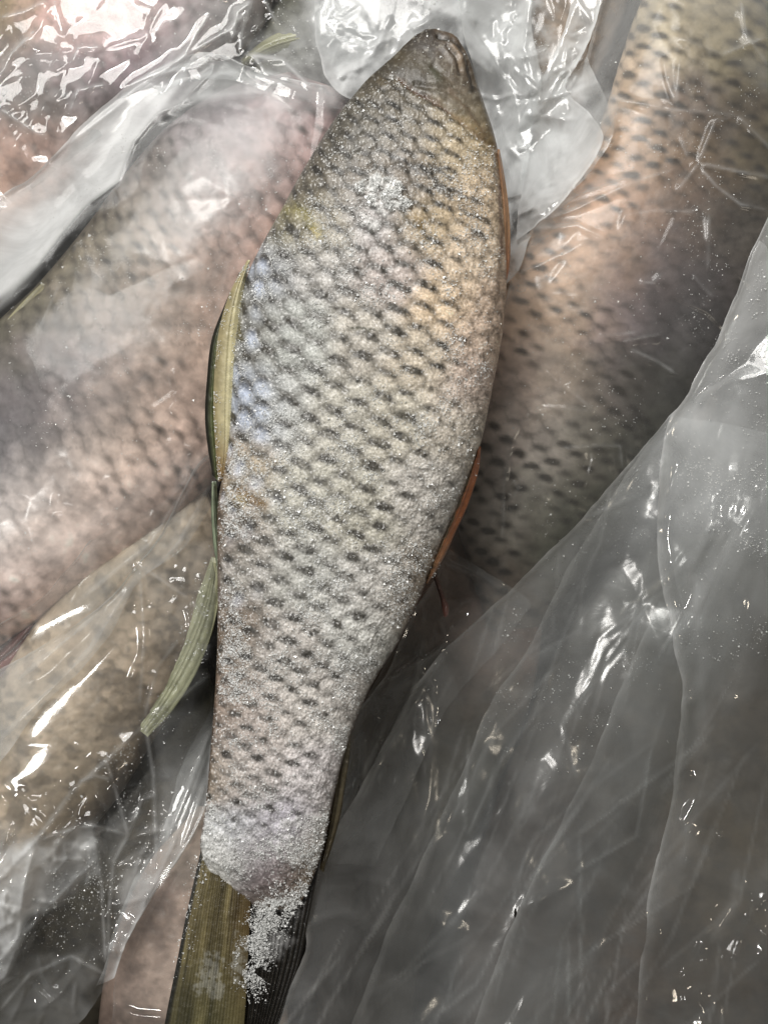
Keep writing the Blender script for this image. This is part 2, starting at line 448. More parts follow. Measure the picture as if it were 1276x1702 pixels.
def build_main():
    root = thing('frozen_carp', 'unwrapped frost-covered carp lying on its side across the middle, head up', 'fish', (0, 0, 0.09))
    nv, nb = 320, 20
    P, px, py, a, b, c, zz, wdt = fish_shell(main_pairs, ZM, 0.27, 980, nv, nb, power=2.3, tprof=([0, 1300, 1430, 1500], [1, 1, 0.5, 0.25]))
    # lattice along the body
    sy = np.interp(b, [0, 120, 260, 420, 600, 1000, 1300, 1480], [20, 24, 31, 37, 39.5, 37.5, 31, 27])   # period along
    sx = np.interp(b, [0, 150, 400, 600, 1000, 1300, 1480], [31, 36, 40, 39, 34, 27, 22])
    B = np.concatenate([[0], np.cumsum(np.diff(b) / sy[1:])])[:, None] + np.zeros_like(a)
    A = a / sx[:, None]
    # rows sweep back from the gill cover near the head
    B = B + (-0.017 * a * np.exp(-b / 300.0)[:, None]) - 0.0016 * a
    A = A + 0.22 * (fbm(px, py, 120, 3) - 0.5) * 2; B = B + 0.16 * (fbm(px, py, 90, 9) - 0.5) * 2
    rel, mark, idn, mid, band = scale_field(A, B)
    for ax_, r_ in ((0, 2), (1, 2)): rel = box1(box1(rel, r_, ax_), r_, ax_)
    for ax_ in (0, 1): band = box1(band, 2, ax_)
    # head side of the gill line
    gy = np.interp(px, [p[0] for p in GILL], [p[1] for p in GILL], left=None)
    gy = np.where(px < 592, 150 + (592 - px) * 0.9, gy); gy = np.where(px > 826, 246, gy)
    head = sstep(9, -12, py - gy + 22 * (fbm(px, py, 26, 141) - .5)) 
    frost = np.clip(0.15 + 0.6 * sstep(300, 1300, py) + 0.35 * sstep(560, 760, px - (py - 900) * -0.28) * sstep(500, 800, py), 0, 1)
    frost *= 0.65 + 0.7 * fbm(px, py, 90, 21)
    right = sstep(0.25, 0.85, np.broadcast_to(c, px.shape))   # belly side
    samp = (0.55 + 0.45 * sstep(220, 480, py)) * (1 - 0.66 * frost) * (1 - 0.35 * right) * (1 - head) * sstep(1495, 1420, py)
    edge_fade = sstep(1.0, 0.93, np.abs(c))[None]
    f1 = fbm(px, py, 7, 31, 3); f2 = fbm(px, py, 26, 37, 3); f3 = fbm(px, py, 3.2, 41, 2)
    hgt = 9.0 * samp * (rel - 0.5) + (1.6 + 1.2 * frost) * (f1 - 0.5) * (1 - 0.8 * head) + 3.4 * (f2 - 0.5) + (0.8 + 1.3 * frost) * (f3 - 0.5) * (1 - 0.8 * head)
    # gill cover step, mouth and eye grooves
    dg, tg = seg_dist(px, py, GILL)
    side = np.sign(gy - py)
    hgt += head * (2.5 * sstep(0, 26, dg) + 1.6 * (fbm(px, py, 14, 171, 3) - .5)) - 4.0 * np.exp(-(dg / 5.0) ** 2)
    for pts, w, dep in (([(728,62),(750,68),(768,84),(778,108),(786,138)], 4.0, 6.0), ([(742,80),(756,98),(764,118)], 3.5, 4.0), ([(690,140),(742,150),(775,172),(800,205)], 5, 3.2), ([(720,112),(752,140),(790,176)], 6, 2.5), ([(826,250),(834,330),(836,420),(832,500)], 5, 5)):
        d, t = seg_dist(px, py, pts); hgt -= dep * np.exp(-(d / w) ** 2)
    d, t = seg_dist(px, py, [(748,80),(762,100)]); hgt += 7 * np.exp(-(d / 11) ** 2)
    # ice glaze: tail lump, right tail lump, flake on the shoulder
    def patch(pts, soft, wob=14):
        m = poly_mask(pts, 2)
        return sample(m, px + wob * (f2 - 0.5) * 2 + 5 * (f1 - 0.5), py + wob * (fbm(px, py, 24, 51) - 0.5) * 2)
    g1 = patch([(338,1375),(372,1382),(395,1420),(404,1446),(380,1452),(352,1432),(340,1408)], 2)
    g2 = patch([(470,1365),(545,1350),(540,1400),(520,1432),(490,1440),(455,1420)], 2)
    g3 = patch([(596,352),(612,358),(634,372),(632,384),(618,388),(600,376)], 2, 3)
    g4 = patch([(600,296),(652,306),(668,340),(648,360),(614,348),(596,322)], 2, 30)
    hgt += 4 * g1 + 2.5 * g2 + 5 * g3 + 3.5 * g4 * (0.4 + 1.2 * f1)
    low = (zz >= 0)[None]
    hgt = hgt * edge_fade * low
    Nn = normals(P)
    if Nn[500, nv // 2, 2] < 0: Nn = -Nn
    P2 = P + Nn * (hgt * S)[..., None]
    # colour of the skin
    col = colour_field(px + 10 * (f2 - .5), py + 10 * (f1 - .5), main_cols, 30)
    dark = np.clip(mark, 0, 1) * (1 - head)
    amp = np.interp(py, [0, 250, 500, 900, 1100, 1350, 1420], [0.45, 0.75, 1.0, 1.0, 0.9, 0.8, 0.15])
    amp = amp * (1 - 0.62 * sstep(0.35, 0.8, np.broadcast_to(c, px.shape)))
    dk = lin((38, 36, 32)); 
    streak = np.exp(-(seg_dist(px, py, [(660,268),(720,300),(770,330),(805,368)])[0] / 20) ** 2) * 0.0
    gm = fbm(px, py, 5.5, 101, 3)
    mm = np.clip((dark * 1.7 + (gm - .5) * 1.3 * sstep(.1, .4, dark)) * amp, 0, 0.94)[..., None]
    # relief shading painted in: scale edges darker, plates paler; frost lightens
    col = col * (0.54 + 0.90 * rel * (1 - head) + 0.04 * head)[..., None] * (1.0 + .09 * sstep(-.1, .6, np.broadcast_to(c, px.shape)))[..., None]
    col = col * (0.92 + 0.16 * idn * (1 - head))[..., None]
    thin = sstep(0.30, 0.62, fbm(px, py, 11, 71, 3))
    col = col * (1 - mm * (0.65 + 0.35 * thin[..., None])) + dk * mm * (0.65 + 0.35 * thin[..., None])
    st = (np.clip(streak * (0.25 + rel), 0, 1) * 0.75)[..., None]
    col = col * (1 - st) + lin((52, 54, 58)) * st
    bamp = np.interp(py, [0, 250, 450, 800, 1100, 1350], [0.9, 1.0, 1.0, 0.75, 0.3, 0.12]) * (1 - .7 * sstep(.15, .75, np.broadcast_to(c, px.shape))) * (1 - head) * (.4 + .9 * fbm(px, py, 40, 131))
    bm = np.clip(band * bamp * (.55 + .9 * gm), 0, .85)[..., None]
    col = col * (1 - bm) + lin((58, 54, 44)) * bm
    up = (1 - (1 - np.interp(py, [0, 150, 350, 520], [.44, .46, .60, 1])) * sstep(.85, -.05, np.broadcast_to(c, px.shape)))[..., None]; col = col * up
    # pearly blue plates along the back
    blue = mid * sstep(490, 415, px) * sstep(400, 450, py) * sstep(900, 780, py) * sstep(0.25, 0.8, idn)
    blue = blue + 0.6 * mid * sstep(470, 400, px) * sstep(860, 900, py) * sstep(1120, 1000, py) * sstep(0.4, 0.9, idn)
    bb = np.clip(blue * 0.65, 0, 1)[..., None]
    col = col * (1 - bb) + lin((190, 202, 226)) * bb
    hm_ = (head * (fbm(px, py, 11, 173, 4) - .5) * 1.1)[..., None]; col = col * (1 + hm_)
    hf = (head * sstep(.58, .75, fbm(px, py, 5, 175, 3)) * .35 * fbm(px, py, 40, 177))[..., None]; col = col * (1 - hf) + lin((190, 186, 172)) * hf
    # yellow and brown stains
    def stain(pts, w, rgb, k):
        nonlocal col
        d, t = seg_dist(px + 16 * (f2 - .5), py + 12 * (f1 - .5), pts)
        m = (k * np.exp(-(d / w) ** 2))[..., None]; col = col * (1 - m) + lin(rgb) * m
    stain([(396,818),(418,826),(440,840)], 9, (104, 76, 22), 0.9)
    stain([(398,832),(405,836)], 8, (150, 128, 60), 0.6)
    stain([(465,348),(500,352),(528,388)], 10, (140, 132, 78), 0.45)
    stain([(520,384),(530,392)], 6, (176, 158, 84), 0.5)
    stain([(690,358),(700,372)], 12, (140, 116, 70), 0.5)
    for q0 in ([(681,280),(722,302)],[(716,277),(747,299)],[(722,311),(750,330)],[(752,314),(794,340)],[(766,349),(810,370)],[(785,384),(803,394)],[(655,262),(680,272)]):
        stain(q0, 5.0, (34, 36, 38), 0.8)
    stain([(392,520),(398,560)], 6, (96, 88, 44), 0.7)
    stain([(575,545),(625,548)], 1.6, (60, 62, 44), 0.8)
    stain(GILL[2:], 4.0, (84, 58, 42), 0.6)
    stain([(760,192),(800,222),(818,238)], 8, (150, 128, 84), 0.35)
    stain([(730,62),(750,70),(766,86),(775,110),(784,148)], 5.5, (28, 24, 18), 0.95)
    stain([(660,95),(700,108),(726,128)], 16, (64, 54, 30), 0.5)
    stain([(716,116),(728,130)], 8, (58, 62, 46), 0.6)
    stain([(745,150),(775,185),(806,228)], 4, (96, 78, 58), 0.6)
    stain([(750,84),(764,112)], 5, (146, 126, 104), 0.5)
    stain([(740,80),(752,98),(760,124)], 3, (50, 42, 32), 0.8)
    stain([(826,255),(834,330),(836,420)], 3.5, (104, 70, 50), 0.7)
    for gpt in (g1, g2, g3, g4):
        m = (0.5 * gpt * sstep(.3, .65, fbm(px, py, 8, 151, 3)))[..., None]; col = col * (1 - m) + lin((208, 208, 206)) * m
    # bare brown rim where the belly and the back turn under
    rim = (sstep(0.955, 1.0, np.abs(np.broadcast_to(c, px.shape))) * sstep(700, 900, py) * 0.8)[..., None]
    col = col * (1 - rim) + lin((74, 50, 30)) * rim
    m = (0.75 * g4 * sstep(.42, .58, fbm(px, py, 9, 155, 3)))[..., None]; col = col * (1 - m) + lin((226, 226, 224)) * m
    fr = (np.clip(frost, 0, 1) * 0.16 * (1 - 0.9 * dark) * sstep(1470, 1420, py) * sstep(0.99, 0.92, np.abs(c))[None])[..., None]
    col = col * (1 - fr) + lin((214, 212, 206)) * fr
    grit = (1 - 0.85 * head) * sstep(1505, 1470, py)
    gn = vnoise(px / 2.3, py / 2.3, 83) * .6 + vnoise(px / 1.5 + 9, py / 1.5, 84) * .4
    col = col * (1 + grit * (gn - .5) * 1.1)[..., None]
    wh = (grit * 1.25 * sstep(.68, .80, gn) * (0.25 + 0.5 * fbm(px, py, 30, 91)) * (0.6 + .6 * frost))[..., None]
    col = np.clip(col * (1 - wh) + 0.80 * wh, 0.004, 0.9)
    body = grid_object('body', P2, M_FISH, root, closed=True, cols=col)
    # frost grains sitting on the skin
    top = P2[:, :nv]; nrm = Nn[:, :nv]
    dens = (0.22 + 0.9 * frost[:, :nv]) * (1 - 0.93 * head[:, :nv]) * sstep(1.0, 0.9, np.abs(c[:nv]))[None] * (0.08 + 2.6 * sstep(.42, .8, fbm(px[:, :nv], py[:, :nv], 44, 91, 5)))
    dens = dens * (1 - 0.55 * np.clip(dark[:, :nv], 0, 1)) + 0.35 * (g1 + g2)[:, :nv] + (3.2 * g4 + 0.3 * g3)[:, :nv] * sstep(.42, .62, fbm(px[:, :nv], py[:, :nv], 12, 153, 3))
    dens *= np.where(px[:, :nv] < 400, 1.3, 1)
    area_w = wdt[:, None] * np.ones(nv)
    w = (dens * area_w).ravel(); w = np.clip(w, 0, None); w /= w.sum()
    n = 40000
    ids = rng.choice(w.size, n, p=w)
    pos = top.reshape(-1, 3)[ids] + rng.normal(0, 0.00022, (n, 3)) * [1, 1, 0]
    nn = nrm.reshape(-1, 3)[ids]
    g4f = g4[:, :nv].ravel()[ids]
    r = np.clip(rng.lognormal(math.log(0.00023), 0.45, n), 0.00008, 0.0008) * (1 + 0.5 * g4f)
    pos = pos + nn * (r * 0.5 + g4f * rng.random(n) * 0.0012)[:, None]
    grains('frost', pos, r, root)
    return root, (px, py, P2, nv)

def grains(name, pos, r, parent, mat=None):
    n = len(pos)
    base = np.array([(1, 1, 1), (1, -1, -1), (-1, 1, -1), (-1, -1, 1)], float) / 1.5
    q = rng.normal(size=(n, 4)); q /= np.linalg.norm(q, axis=1, keepdims=True)
    w, x, y, z = q.T
    R = np.stack([1 - 2 * (y * y + z * z), 2 * (x * y - z * w), 2 * (x * z + y * w), 2 * (x * y + z * w), 1 - 2 * (x * x + z * z), 2 * (y * z - x * w), 2 * (x * z - y * w), 2 * (y * z + x * w), 1 - 2 * (x * x + y * y)], -1).reshape(n, 3, 3)
    sc = rng.uniform(0.5, 1.5, (n, 1, 3))
    V = np.einsum('nij,nkj->nki', R, base[None] * sc) * r[:, None, None] + pos[:, None]
    f = np.array([(0, 1, 2), (0, 3, 1), (0, 2, 3), (1, 3, 2)])
    F = (np.arange(n)[:, None, None] * 4 + f[None]).reshape(-1, 3)
    o = raw_object(name, V.reshape(-1, 3), F, mat or M_ICE, parent, smooth=False)
    o['kind'] = 'stuff'
    return o

def fin(name, pairs, z, colfn, parent, nu=160, nv=40, thick=0.0016, rays=9, raydepth=2.0, bulge=4.0, lift=None, mat=None):
    """a flat fin with its rays as ridges; thickness all round"""
    E = spline(pairs, nu); Lx, Ly, Rx, Ry = E.T
    v = np.linspace(0, 1, nv); vt = np.concatenate([v, v[::-1][1:-1]])
    sgn = np.concatenate([np.ones(nv), -np.ones(nv - 2)])
    px = Lx[:, None] * (1 - vt) + Rx[:, None] * vt; py = Ly[:, None] * (1 - vt) + Ry[:, None] * vt
    u = np.linspace(0, 1, nu)[:, None]
    ph = vt * rays * 2 * math.pi + 1.3 * np.sin(3 * u + vt * 5) + 2.2 * np.sin(vt * 11 + 1) + 3.0 * (fbm(vt * 40 + 0 * u, u * 3 + 0 * vt, 6, 15) - .5)
    env = np.sin(np.clip(vt, 0, 1) * math.pi) ** 0.5
    rr = (np.abs(np.sin(ph / 2)) * raydepth + bulge * env + 1.6 * (fbm(px, py, 9, 5) - .5)) * S
    zz = z + (0 if lift is None else np.interp(u, *lift))
    tip = sstep(0, 0.03, u) * sstep(1, 0.97, u)
    Z = zz + np.where(sgn > 0, rr * env, -thick * env) * tip
    P = place(px, py, Z)
    col = colfn(px, py, u + 0 * px, vt[None] + 0 * px, np.abs(np.sin(ph / 2)))
    return grid_object(name, P, mat or M_FIN, parent, closed=True, cols=np.clip(col, 0.003, 0.9))

def mixc(a, b, t):
    t = np.clip(t, 0, 1)[..., None]
    return lin(a) * (1 - t) + lin(b) * t if not isinstance(a, np.ndarray) or a.ndim == 1 and len(a) == 3 and a.max() > 1.5 else a * (1 - t) + lin(b) * t

carp, MAIN = build_main()

# dorsal fin folded along the back
def c_dors(px, py, u, v, ray):
    c = mixc((138, 128, 96), (184, 176, 140), sstep(0.1, 0.8, v)); n = fbm(px, py, 12, 3)
    c = c * (0.75 + 0.5 * n)[..., None]
    c = mixc(c, (120, 96, 60), sstep(0.75, 1.0, u)); return mixc(c, (70, 58, 30), sstep(0.93, 1.0, v) * 0.7)
fin('dorsal_fin', [(411,432,416,432),(385,480,406,482),(366,540,400,540),(358,600,396,600),(355,680,392,682),(358,740,388,740),(363,800,374,800)], ZM + 0.004, c_dors, carp, rays=2, bulge=7, raydepth=2, thick=0.006)
def c_dark(px, py, u, v, ray):
    c = mixc((22, 22, 14), (92, 98, 62), sstep(0.15, 0.9, v)); return c * (0.6 + 0.8 * fbm(px, py, 7, 6))[..., None]
fin('fin_membrane', [(398,452,408,455),(374,505,386,510),(353,560,368,562),(344,630,360,634),(341,700,358,704),(347,755,362,758),(353,790,364,800)], ZM - 0.003, c_dark, carp, rays=2, bulge=5, raydepth=1)
def c_spine(px, py, u, v, ray):
    c = mixc((120, 132, 110), (52, 58, 40), ray); return c * (0.6 + 0.9 * fbm(px * 3, py, 9, 6))[..., None]
fin('fin_spine', [(352,800,360,800),(351,850,364,850),(354,900,368,902),(361,950,370,955),(363,1010,368,1010),(361,1060,366,1060)], ZM - 0.001, c_spine, carp, nv=30, rays=4, bulge=6, raydepth=3)

# fins along the belly
def c_pelv(px, py, u, v, ray):
    c = mixc((120, 88, 62), (176, 138, 106), v + 0.3 * (ray - .5)); c = mixc(c, (168, 112, 84), sstep(.5, .9, u)); return c * (0.7 + 0.6 * fbm(px * 3, py, 20, 8))[..., None]
fin('pelvic_fin', [(824,248,830,248),(824,290,838,292),(825,340,845,342),(826,400,848,402),(823,450,845,452),(820,480,836,484),(819,505,826,508)], ZM + 0.002, c_pelv, carp, rays=4, bulge=9, raydepth=3, thick=0.004)
def c_anal(px, py, u, v, ray):
    n = fbm(px, py, 10, 12)
    c = mixc((118, 108, 90), (150, 92, 58), sstep(0.35, 0.55, v + 0.25 * (n - .5)))
    c = mixc(c, (180, 142, 106), sstep(0.55, 0.9, u) * 0.6)
    c = mixc(c, (60, 48, 30), sstep(0.62, 0.7, fbm(px, py, 12, 14)) * sstep(.6, .3, v)); return c * (0.7 + 0.6 * n)[..., None]
fin('anal_fin', [(793,742,799,742),(778,775,796,778),(764,810,786,815),(750,845,773,850),(736,880,757,884),(722,915,742,918),(712,945,725,948),(706,968,710,970)], ZM + 0.003, c_anal, carp, rays=3, bulge=10, raydepth=4, thick=0.004)
def c_anal2(px, py, u, v, ray):
    c = mixc((88, 80, 58), (56, 48, 32), ray); return c * (0.6 + 0.8 * fbm(px, py, 14, 17))[..., None]
fin('rear_fin', [(574,1210,584,1208),(562,1250,582,1252),(553,1300,574,1304),(545,1350,566,1356),(538,1400,553,1405),(531,1445,538,1450)], ZM - 0.002, c_anal2, carp, rays=3, bulge=4)

# tail fin: pale upper lobe, black lower lobe
def c_tail(px, py, u, v, ray):
    n = fbm(px * 2.2 + (py - 1500) * .35, py * .15, 16, 19)
    c = mixc((56, 49, 28), (118, 108, 74), ray * .25 + 1.5 * (n - .3)); c = mixc(c, (84, 66, 36), sstep(0.55, 1.0, v) * .7)
    c = mixc(c, (78, 78, 52), sstep(.35, .9, u) * .6); c = c * (1 - .35 * sstep(.52, .7, fbm(px, py, 60, 221, 3)))[..., None]; c = mixc(c, (20, 20, 12), sstep(.09, .03, v))
    qx = px + 40 * (fbm(px, py, 22, 30) - .5); qy = py + 60 * (fbm(px, py, 18, 32) - .5)
    q = np.exp(-(((qx - 352) / 26) ** 4) - ((qy - 1625) / 50) ** 4) + np.exp(-((qx - 400) / 14) ** 2 - ((qy - 1600) / 60) ** 2) + np.exp(-((px - 372) / 40) ** 2 - ((py - 1440) / 14) ** 2)
    c = mixc(c, (176, 176, 168), sstep(.35, .8, q * (.1 + 1.4 * fbm(px, py, 6, 29))) * .32)
    return c * (0.7 + 0.6 * n)[..., None]
fin('tail_fin', [(338,1395,420,1395),(328,1440,418,1450),(310,1520,416,1520),(294,1600,412,1600),(278,1680,408,1680),(262,1770,400,1770)], ZM + 0.001, c_tail, carp, nu=260, nv=160, rays=26, raydepth=1.0, bulge=6)
def c_tail2(px, py, u, v, ray):
    n = fbm(px, py, 20, 23); fr = sstep(.30, .75, 1.5 * fbm(px, py, 22, 27) * np.exp(-((px - 462 + .25 * (py - 1520)) / 46) ** 2) * sstep(1640, 1560, py))
    c = mixc((13, 12, 9), (26, 22, 16), ray); c = mixc(c, (150, 150, 150), fr * .7)
    return c * (0.6 + 0.8 * n)[..., None]
fin('tail_fin', [(408,1400,536,1400),(408,1450,528,1450),(406,1520,512,1530),(402,1600,498,1600),(398,1680,472,1680),(390,1770,440,1770)], ZM - 0.003, c_tail2, carp, nu=240, nv=110, rays=13, raydepth=3.5, bulge=5)

# frost stuck to the tail
n = 13000
cl = np.array([(455,1500,28,40),(470,1480,30,22),(430,1560,22,40),(425,1620,18,30),(352,1620,18,40),(395,1600,14,36),(450,1460,60,26),(375,1440,42,16),(330,1560,30,90)], float)
k = rng.choice(len(cl), n, p=np.array([.24,.15,.14,.06,.12,.06,.12,.05,.06]))
fx = cl[k, 0] + rng.normal(0, .6, n) * cl[k, 2]; fy = cl[k, 1] + rng.normal(0, .6, n) * cl[k, 3]
ok = (fx > 300 - (fy - 1500) * .15) & (fx < 530 - (fy - 1430) * .33) & (fbm(fx, fy, 18, 33) > .40)
fx, fy = fx[ok], fy[ok]; m = len(fx)
grains('tail_frost', place(fx, fy, ZM + 0.0012 + 0.0 * fx + rng.random(m) * 0.001), np.clip(rng.lognormal(math.log(.00026), .4, m), .0001, .0008), carp)

n = 2600
fy = rng.uniform(440, 800, n); fl_ = np.interp(fy, [432,480,540,600,680,740,800], [411,385,366,358,355,358,363]); fr_ = np.interp(fy, [432,480,540,600,680,740,800], [416,410,402,398,394,390,376])
t_ = rng.beta(.6, .6, n); fx = fl_ + (fr_ - fl_) * t_; ok = fbm(fx, fy, 14, 181) > .44; fx, fy = fx[ok], fy[ok]
grains('frost', place(fx, fy, ZM + .005 + .0015 * rng.random(len(fx))), np.clip(rng.lognormal(math.log(.00020), .4, len(fx)), .00008, .0006), carp)
n = 900
fy = rng.uniform(760, 960, n); fx = np.interp(fy, [742,810,880,945,968], [793,764,736,712,706]) + rng.normal(4, 5, n)
grains('frost', place(fx, fy, ZM + .005 + 0 * fx), np.clip(rng.lognormal(math.log(.00020), .4, n), .00008, .0006), carp)

# ================================================================== WRAPPED FISH AROUND IT
def wrapped_fish(name, label, cat, pairs, zc, thick, cols, sigma=70, nu=300, nv=130, sc=36, spots=0.5, relief=3.0, tmax=0.045, mat=None, shear=0.1, group='wrapped fish lying in the plastic bags', tone=1.0, zslope=0.0, blotch=0.25):
    root = thing(name, label, cat, (0, 0, zc - 0.02), group)
    P, px, py, a, b, c, zz, wdt = fish_shell(pairs, zc, thick, nu, nv, 24, tmax=tmax, zslope=zslope)
    A = a / sc + .9 * (fbm(px, py, 100, 3) - .5); B = (b / sc)[:, None] + 0 * a + .8 * (fbm(px, py, 90, 13) - .5)
    rel, mark, idn, mid, band = scale_field(A, B, shear)
    for ax_ in (0, 1): rel = box1(rel, 2, ax_)
    f2 = fbm(px, py, 30, 44, 4); f1 = fbm(px, py, 8, 47, 3)
    fuzz = 0.35 + 0.9 * sstep(.35, .65, fbm(px, py, 130, 49, 3))
    hgt = (relief * fuzz * (rel - .5) + 3.0 * (f2 - .5) + 1.2 * (f1 - .5)) * sstep(1, .9, np.abs(c))[None] * (zz >= 0)[None]
    Nn = normals(P)
    if Nn[nu // 2, nv // 2, 2] < 0: Nn = -Nn
    P2 = P + Nn * (hgt * S)[..., None]
    col = colour_field(px + 70 * (f2 - .5), py + 70 * (fbm(px, py, 34, 58) - .5), cols, sigma)
    m = np.clip(mark * spots * fuzz, 0, .85)[..., None]
    bl = sstep(.50, .68, fbm(px, py, 24, 201, 4)) * blotch; col = col * (1 - .7 * bl)[..., None]
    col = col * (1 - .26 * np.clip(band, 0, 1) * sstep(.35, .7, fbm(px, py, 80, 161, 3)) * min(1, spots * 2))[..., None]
    col = col * (0.86 + 0.28 * (rel - .5) * fuzz)[..., None]  # relief shading painted into this skin too
    col = col * (1 - m) + lin((44, 40, 36)) * m
    col = col * (0.62 + 0.76 * f2)[..., None] * tone
    gr = col.mean(-1, keepdims=True); col = np.clip(gr + (col - gr) * 1.08, 0, 1) ** 1.10 * 1.14
    grid_object('body', P2, mat or M_WRAP, root, closed=True, cols=np.clip(col, .004, .85))
    FISH_TOPS.append((px[:, :nv], py[:, :nv], P2[:, :nv, 2]))
    return root

left = wrapped_fish('wrapped_carp', 'large pinkish carp under clear film left of the frosted fish', 'fish',
 [(482,122,500,128),(440,128,560,150),(370,150,575,230),(290,200,560,330),(215,280,530,450),(140,380,490,580),(60,475,430,700),(-40,570,345,815),(-130,690,255,905),(-210,810,130,990),(-270,930,0,1075),(-300,1050,-80,1150)],
 0.052, 0.30,
 [(470,150,150,140,140),(380,200,125,122,128),(300,260,128,120,118),(230,330,118,112,104),(150,420,122,116,102),(60,520,128,124,100),(0,600,110,106,92),
  (500,220,176,152,150),(480,330,180,154,144),(420,450,188,160,148),(360,330,140,130,130),(300,420,142,130,122),(330,560,178,156,142),(220,480,140,130,122),(240,580,158,146,138),
  (130,560,100,92,98),(60,650,78,70,82),(0,700,84,80,92),(90,610,84,74,84),(120,680,158,148,142),(300,680,200,176,164),(200,740,182,168,156),(100,780,170,162,158),(0,800,140,138,140),
  (280,800,240,214,202),(180,860,244,222,212),(80,880,234,220,212),(0,900,226,218,214),(120,960,238,210,198),(40,1000,246,228,220),(0,1060,130,90,86),(-100,900,180,170,170)], sc=34, spots=.6, relief=5.5)
fin('dorsal_fin', [(70,470,90,480),(30,510,62,530),(-10,560,28,580),(-60,620,-10,640),(-110,700,-60,720)], 0.066, lambda px, py, u, v, r: mixc((122,114,88),(150,144,112), r), left, rays=4, bulge=5)
fin('ventral_fin', [(40,1015,80,1060),(10,1040,60,1090),(-30,1070,30,1120),(-70,1100,-10,1150)], 0.050, lambda px, py, u, v, r: mixc((70,48,44),(150,84,76), r), left, rays=4, bulge=5)

low_left = wrapped_fish('wrapped_carp', 'mottled carp with a pale green fin, under crumpled film beside the frosted tail', 'fish',
 [(262,800,335,790),(160,900,372,900),(70,1020,360,1030),(0,1130,318,1130),(-60,1230,262,1220),(-110,1340,200,1320),(-170,1460,110,1430),(-220,1580,20,1540),(-260,1680,-60,1620)],
 0.055, 0.28,
 [(320,880,170,156,139),(260,950,160,147,131),(200,1020,150,138,123),(290,1000,140,128,114),(130,1120,176,161,144),(200,1120,168,154,138),(260,1090,130,119,106),(80,1200,172,158,141),(160,1200,158,145,129),(220,1200,130,119,106),
  (20,1280,170,156,139),(100,1290,132,121,107),(160,1280,110,101,89),(0,1380,170,156,139),(80,1370,120,110,97),(-40,1450,140,128,114),(320,950,110,101,90)], sc=30, spots=.3, relief=3.5, sigma=45, tone=1.22, blotch=.55)
fin('dorsal_fin', [(352,925,366,930),(330,985,362,1010),(300,1050,345,1075),(268,1110,318,1135),(240,1165,280,1190),(222,1205,246,1225)], 0.0725, lambda px, py, u, v, r: mixc((118,118,90),(172,172,140), r * .4 + 1.2 * (fbm(px, py, 16, 5) - .3)), low_left, rays=6, bulge=3, raydepth=1.5)

dark_low = wrapped_fish('wrapped_carp', 'dark olive fish below the crumpled film at the lower left', 'fish',
 [(255,1130,345,1110),(190,1220,372,1210),(110,1340,352,1330),(10,1470,300,1450),(-60,1590,235,1570),(-110,1700,180,1700),(-130,1800,120,1800)],
 0.028, 0.20, [(300,1200,92,90,74),(300,1300,96,88,78),(200,1350,84,80,66),(100,1500,78,74,60),(60,1620,64,60,50),(160,1600,84,78,70),(250,1420,98,90,80)], sc=32, spots=.5, nu=170, nv=70)
pink = wrapped_fish('wrapped_carp', 'smooth pink fish belly showing left of the tail fin', 'fish',
 [(330,1340,362,1340),(250,1430,420,1430),(205,1520,450,1520),(175,1620,470,1620),(160,1740,480,1740),(150,1830,470,1830)],
 0.062, 0.16, [(300,1420,186,170,158),(260,1480,160,140,130),(240,1540,122,104,94),(290,1560,184,166,154),(230,1620,156,138,128),(270,1660,190,172,160),(220,1700,120,106,98)], sc=40, spots=.05, relief=.6, sigma=30, blotch=.35, nu=170, nv=70)
right = wrapped_fish('wrapped_carp', 'large dark-backed carp with peach belly under clear film on the right', 'fish',
 [(1110,-70,1200,-80),(1062,10,1290,-10),(1030,100,1340,80),(1000,200,1370,200),(955,300,1370,330),(868,400,1330,450),(810,490,1270,560),(780,600,1220,660),(755,720,1165,760),(755,840,1080,850),(780,950,970,950),(815,1050,900,1040)],
 0.050, 0.29,
 [(1110,70,190,178,156),(1060,130,192,172,152),(1180,60,140,130,110),(1240,100,112,104,86),(1120,170,104,92,88),(1200,190,100,90,80),(1040,230,176,148,124),(1100,240,146,126,108),(1180,260,112,96,80),(1250,260,84,78,64),
  (1000,320,202,166,140),(1060,330,160,136,122),(1130,340,112,98,90),(1220,380,90,84,78),(940,400,214,182,156),(1000,420,180,154,136),(1060,430,112,100,98),(1150,450,90,84,84),(880,500,208,184,164),(950,510,190,168,150),(1020,520,120,110,112),(1120,560,84,80,80),
  (860,620,206,188,178),(930,620,174,160,146),(1010,640,96,90,88),(1090,650,64,62,56),(840,740,196,184,178),(900,730,172,164,156),(980,750,104,100,92),(1060,760,56,55,48),(830,850,180,172,166),(880,840,130,128,118),(950,870,64,64,54),(870,930,80,80,70),(830,960,120,108,100)],
 sc=33, spots=1.0, relief=3.0, sigma=42)
mid = wrapped_fish('wrapped_carp', 'brownish fish half hidden between the frosted belly and the grey film', 'fish',
 [(740,790,835,790),(690,900,880,900),(640,1020,900,1030),(590,1150,880,1170),(560,1300,820,1320),(545,1450,760,1450),(530,1600,700,1600),(520,1800,680,1800)],
 0.035, 0.18, [(780,900,150,126,112),(760,1000,140,118,108),(700,1050,120,104,94),(640,1120,108,96,84),(640,1200,110,102,92),(700,1200,52,52,42),(650,1300,60,58,48),(640,1500,52,48,42)], sc=36, spots=.2, relief=1.5, nu=170, nv=70)
fin('pectoral_fin', [(716,950,722,948),(724,972,731,970),(731,995,739,993),(735,1015,746,1012),(738,1026,744,1024)], 0.098, lambda px, py, u, v, r: mixc((80,58,50),(122,80,70), u), mid, nv=14, rays=2, bulge=5, thick=.003)
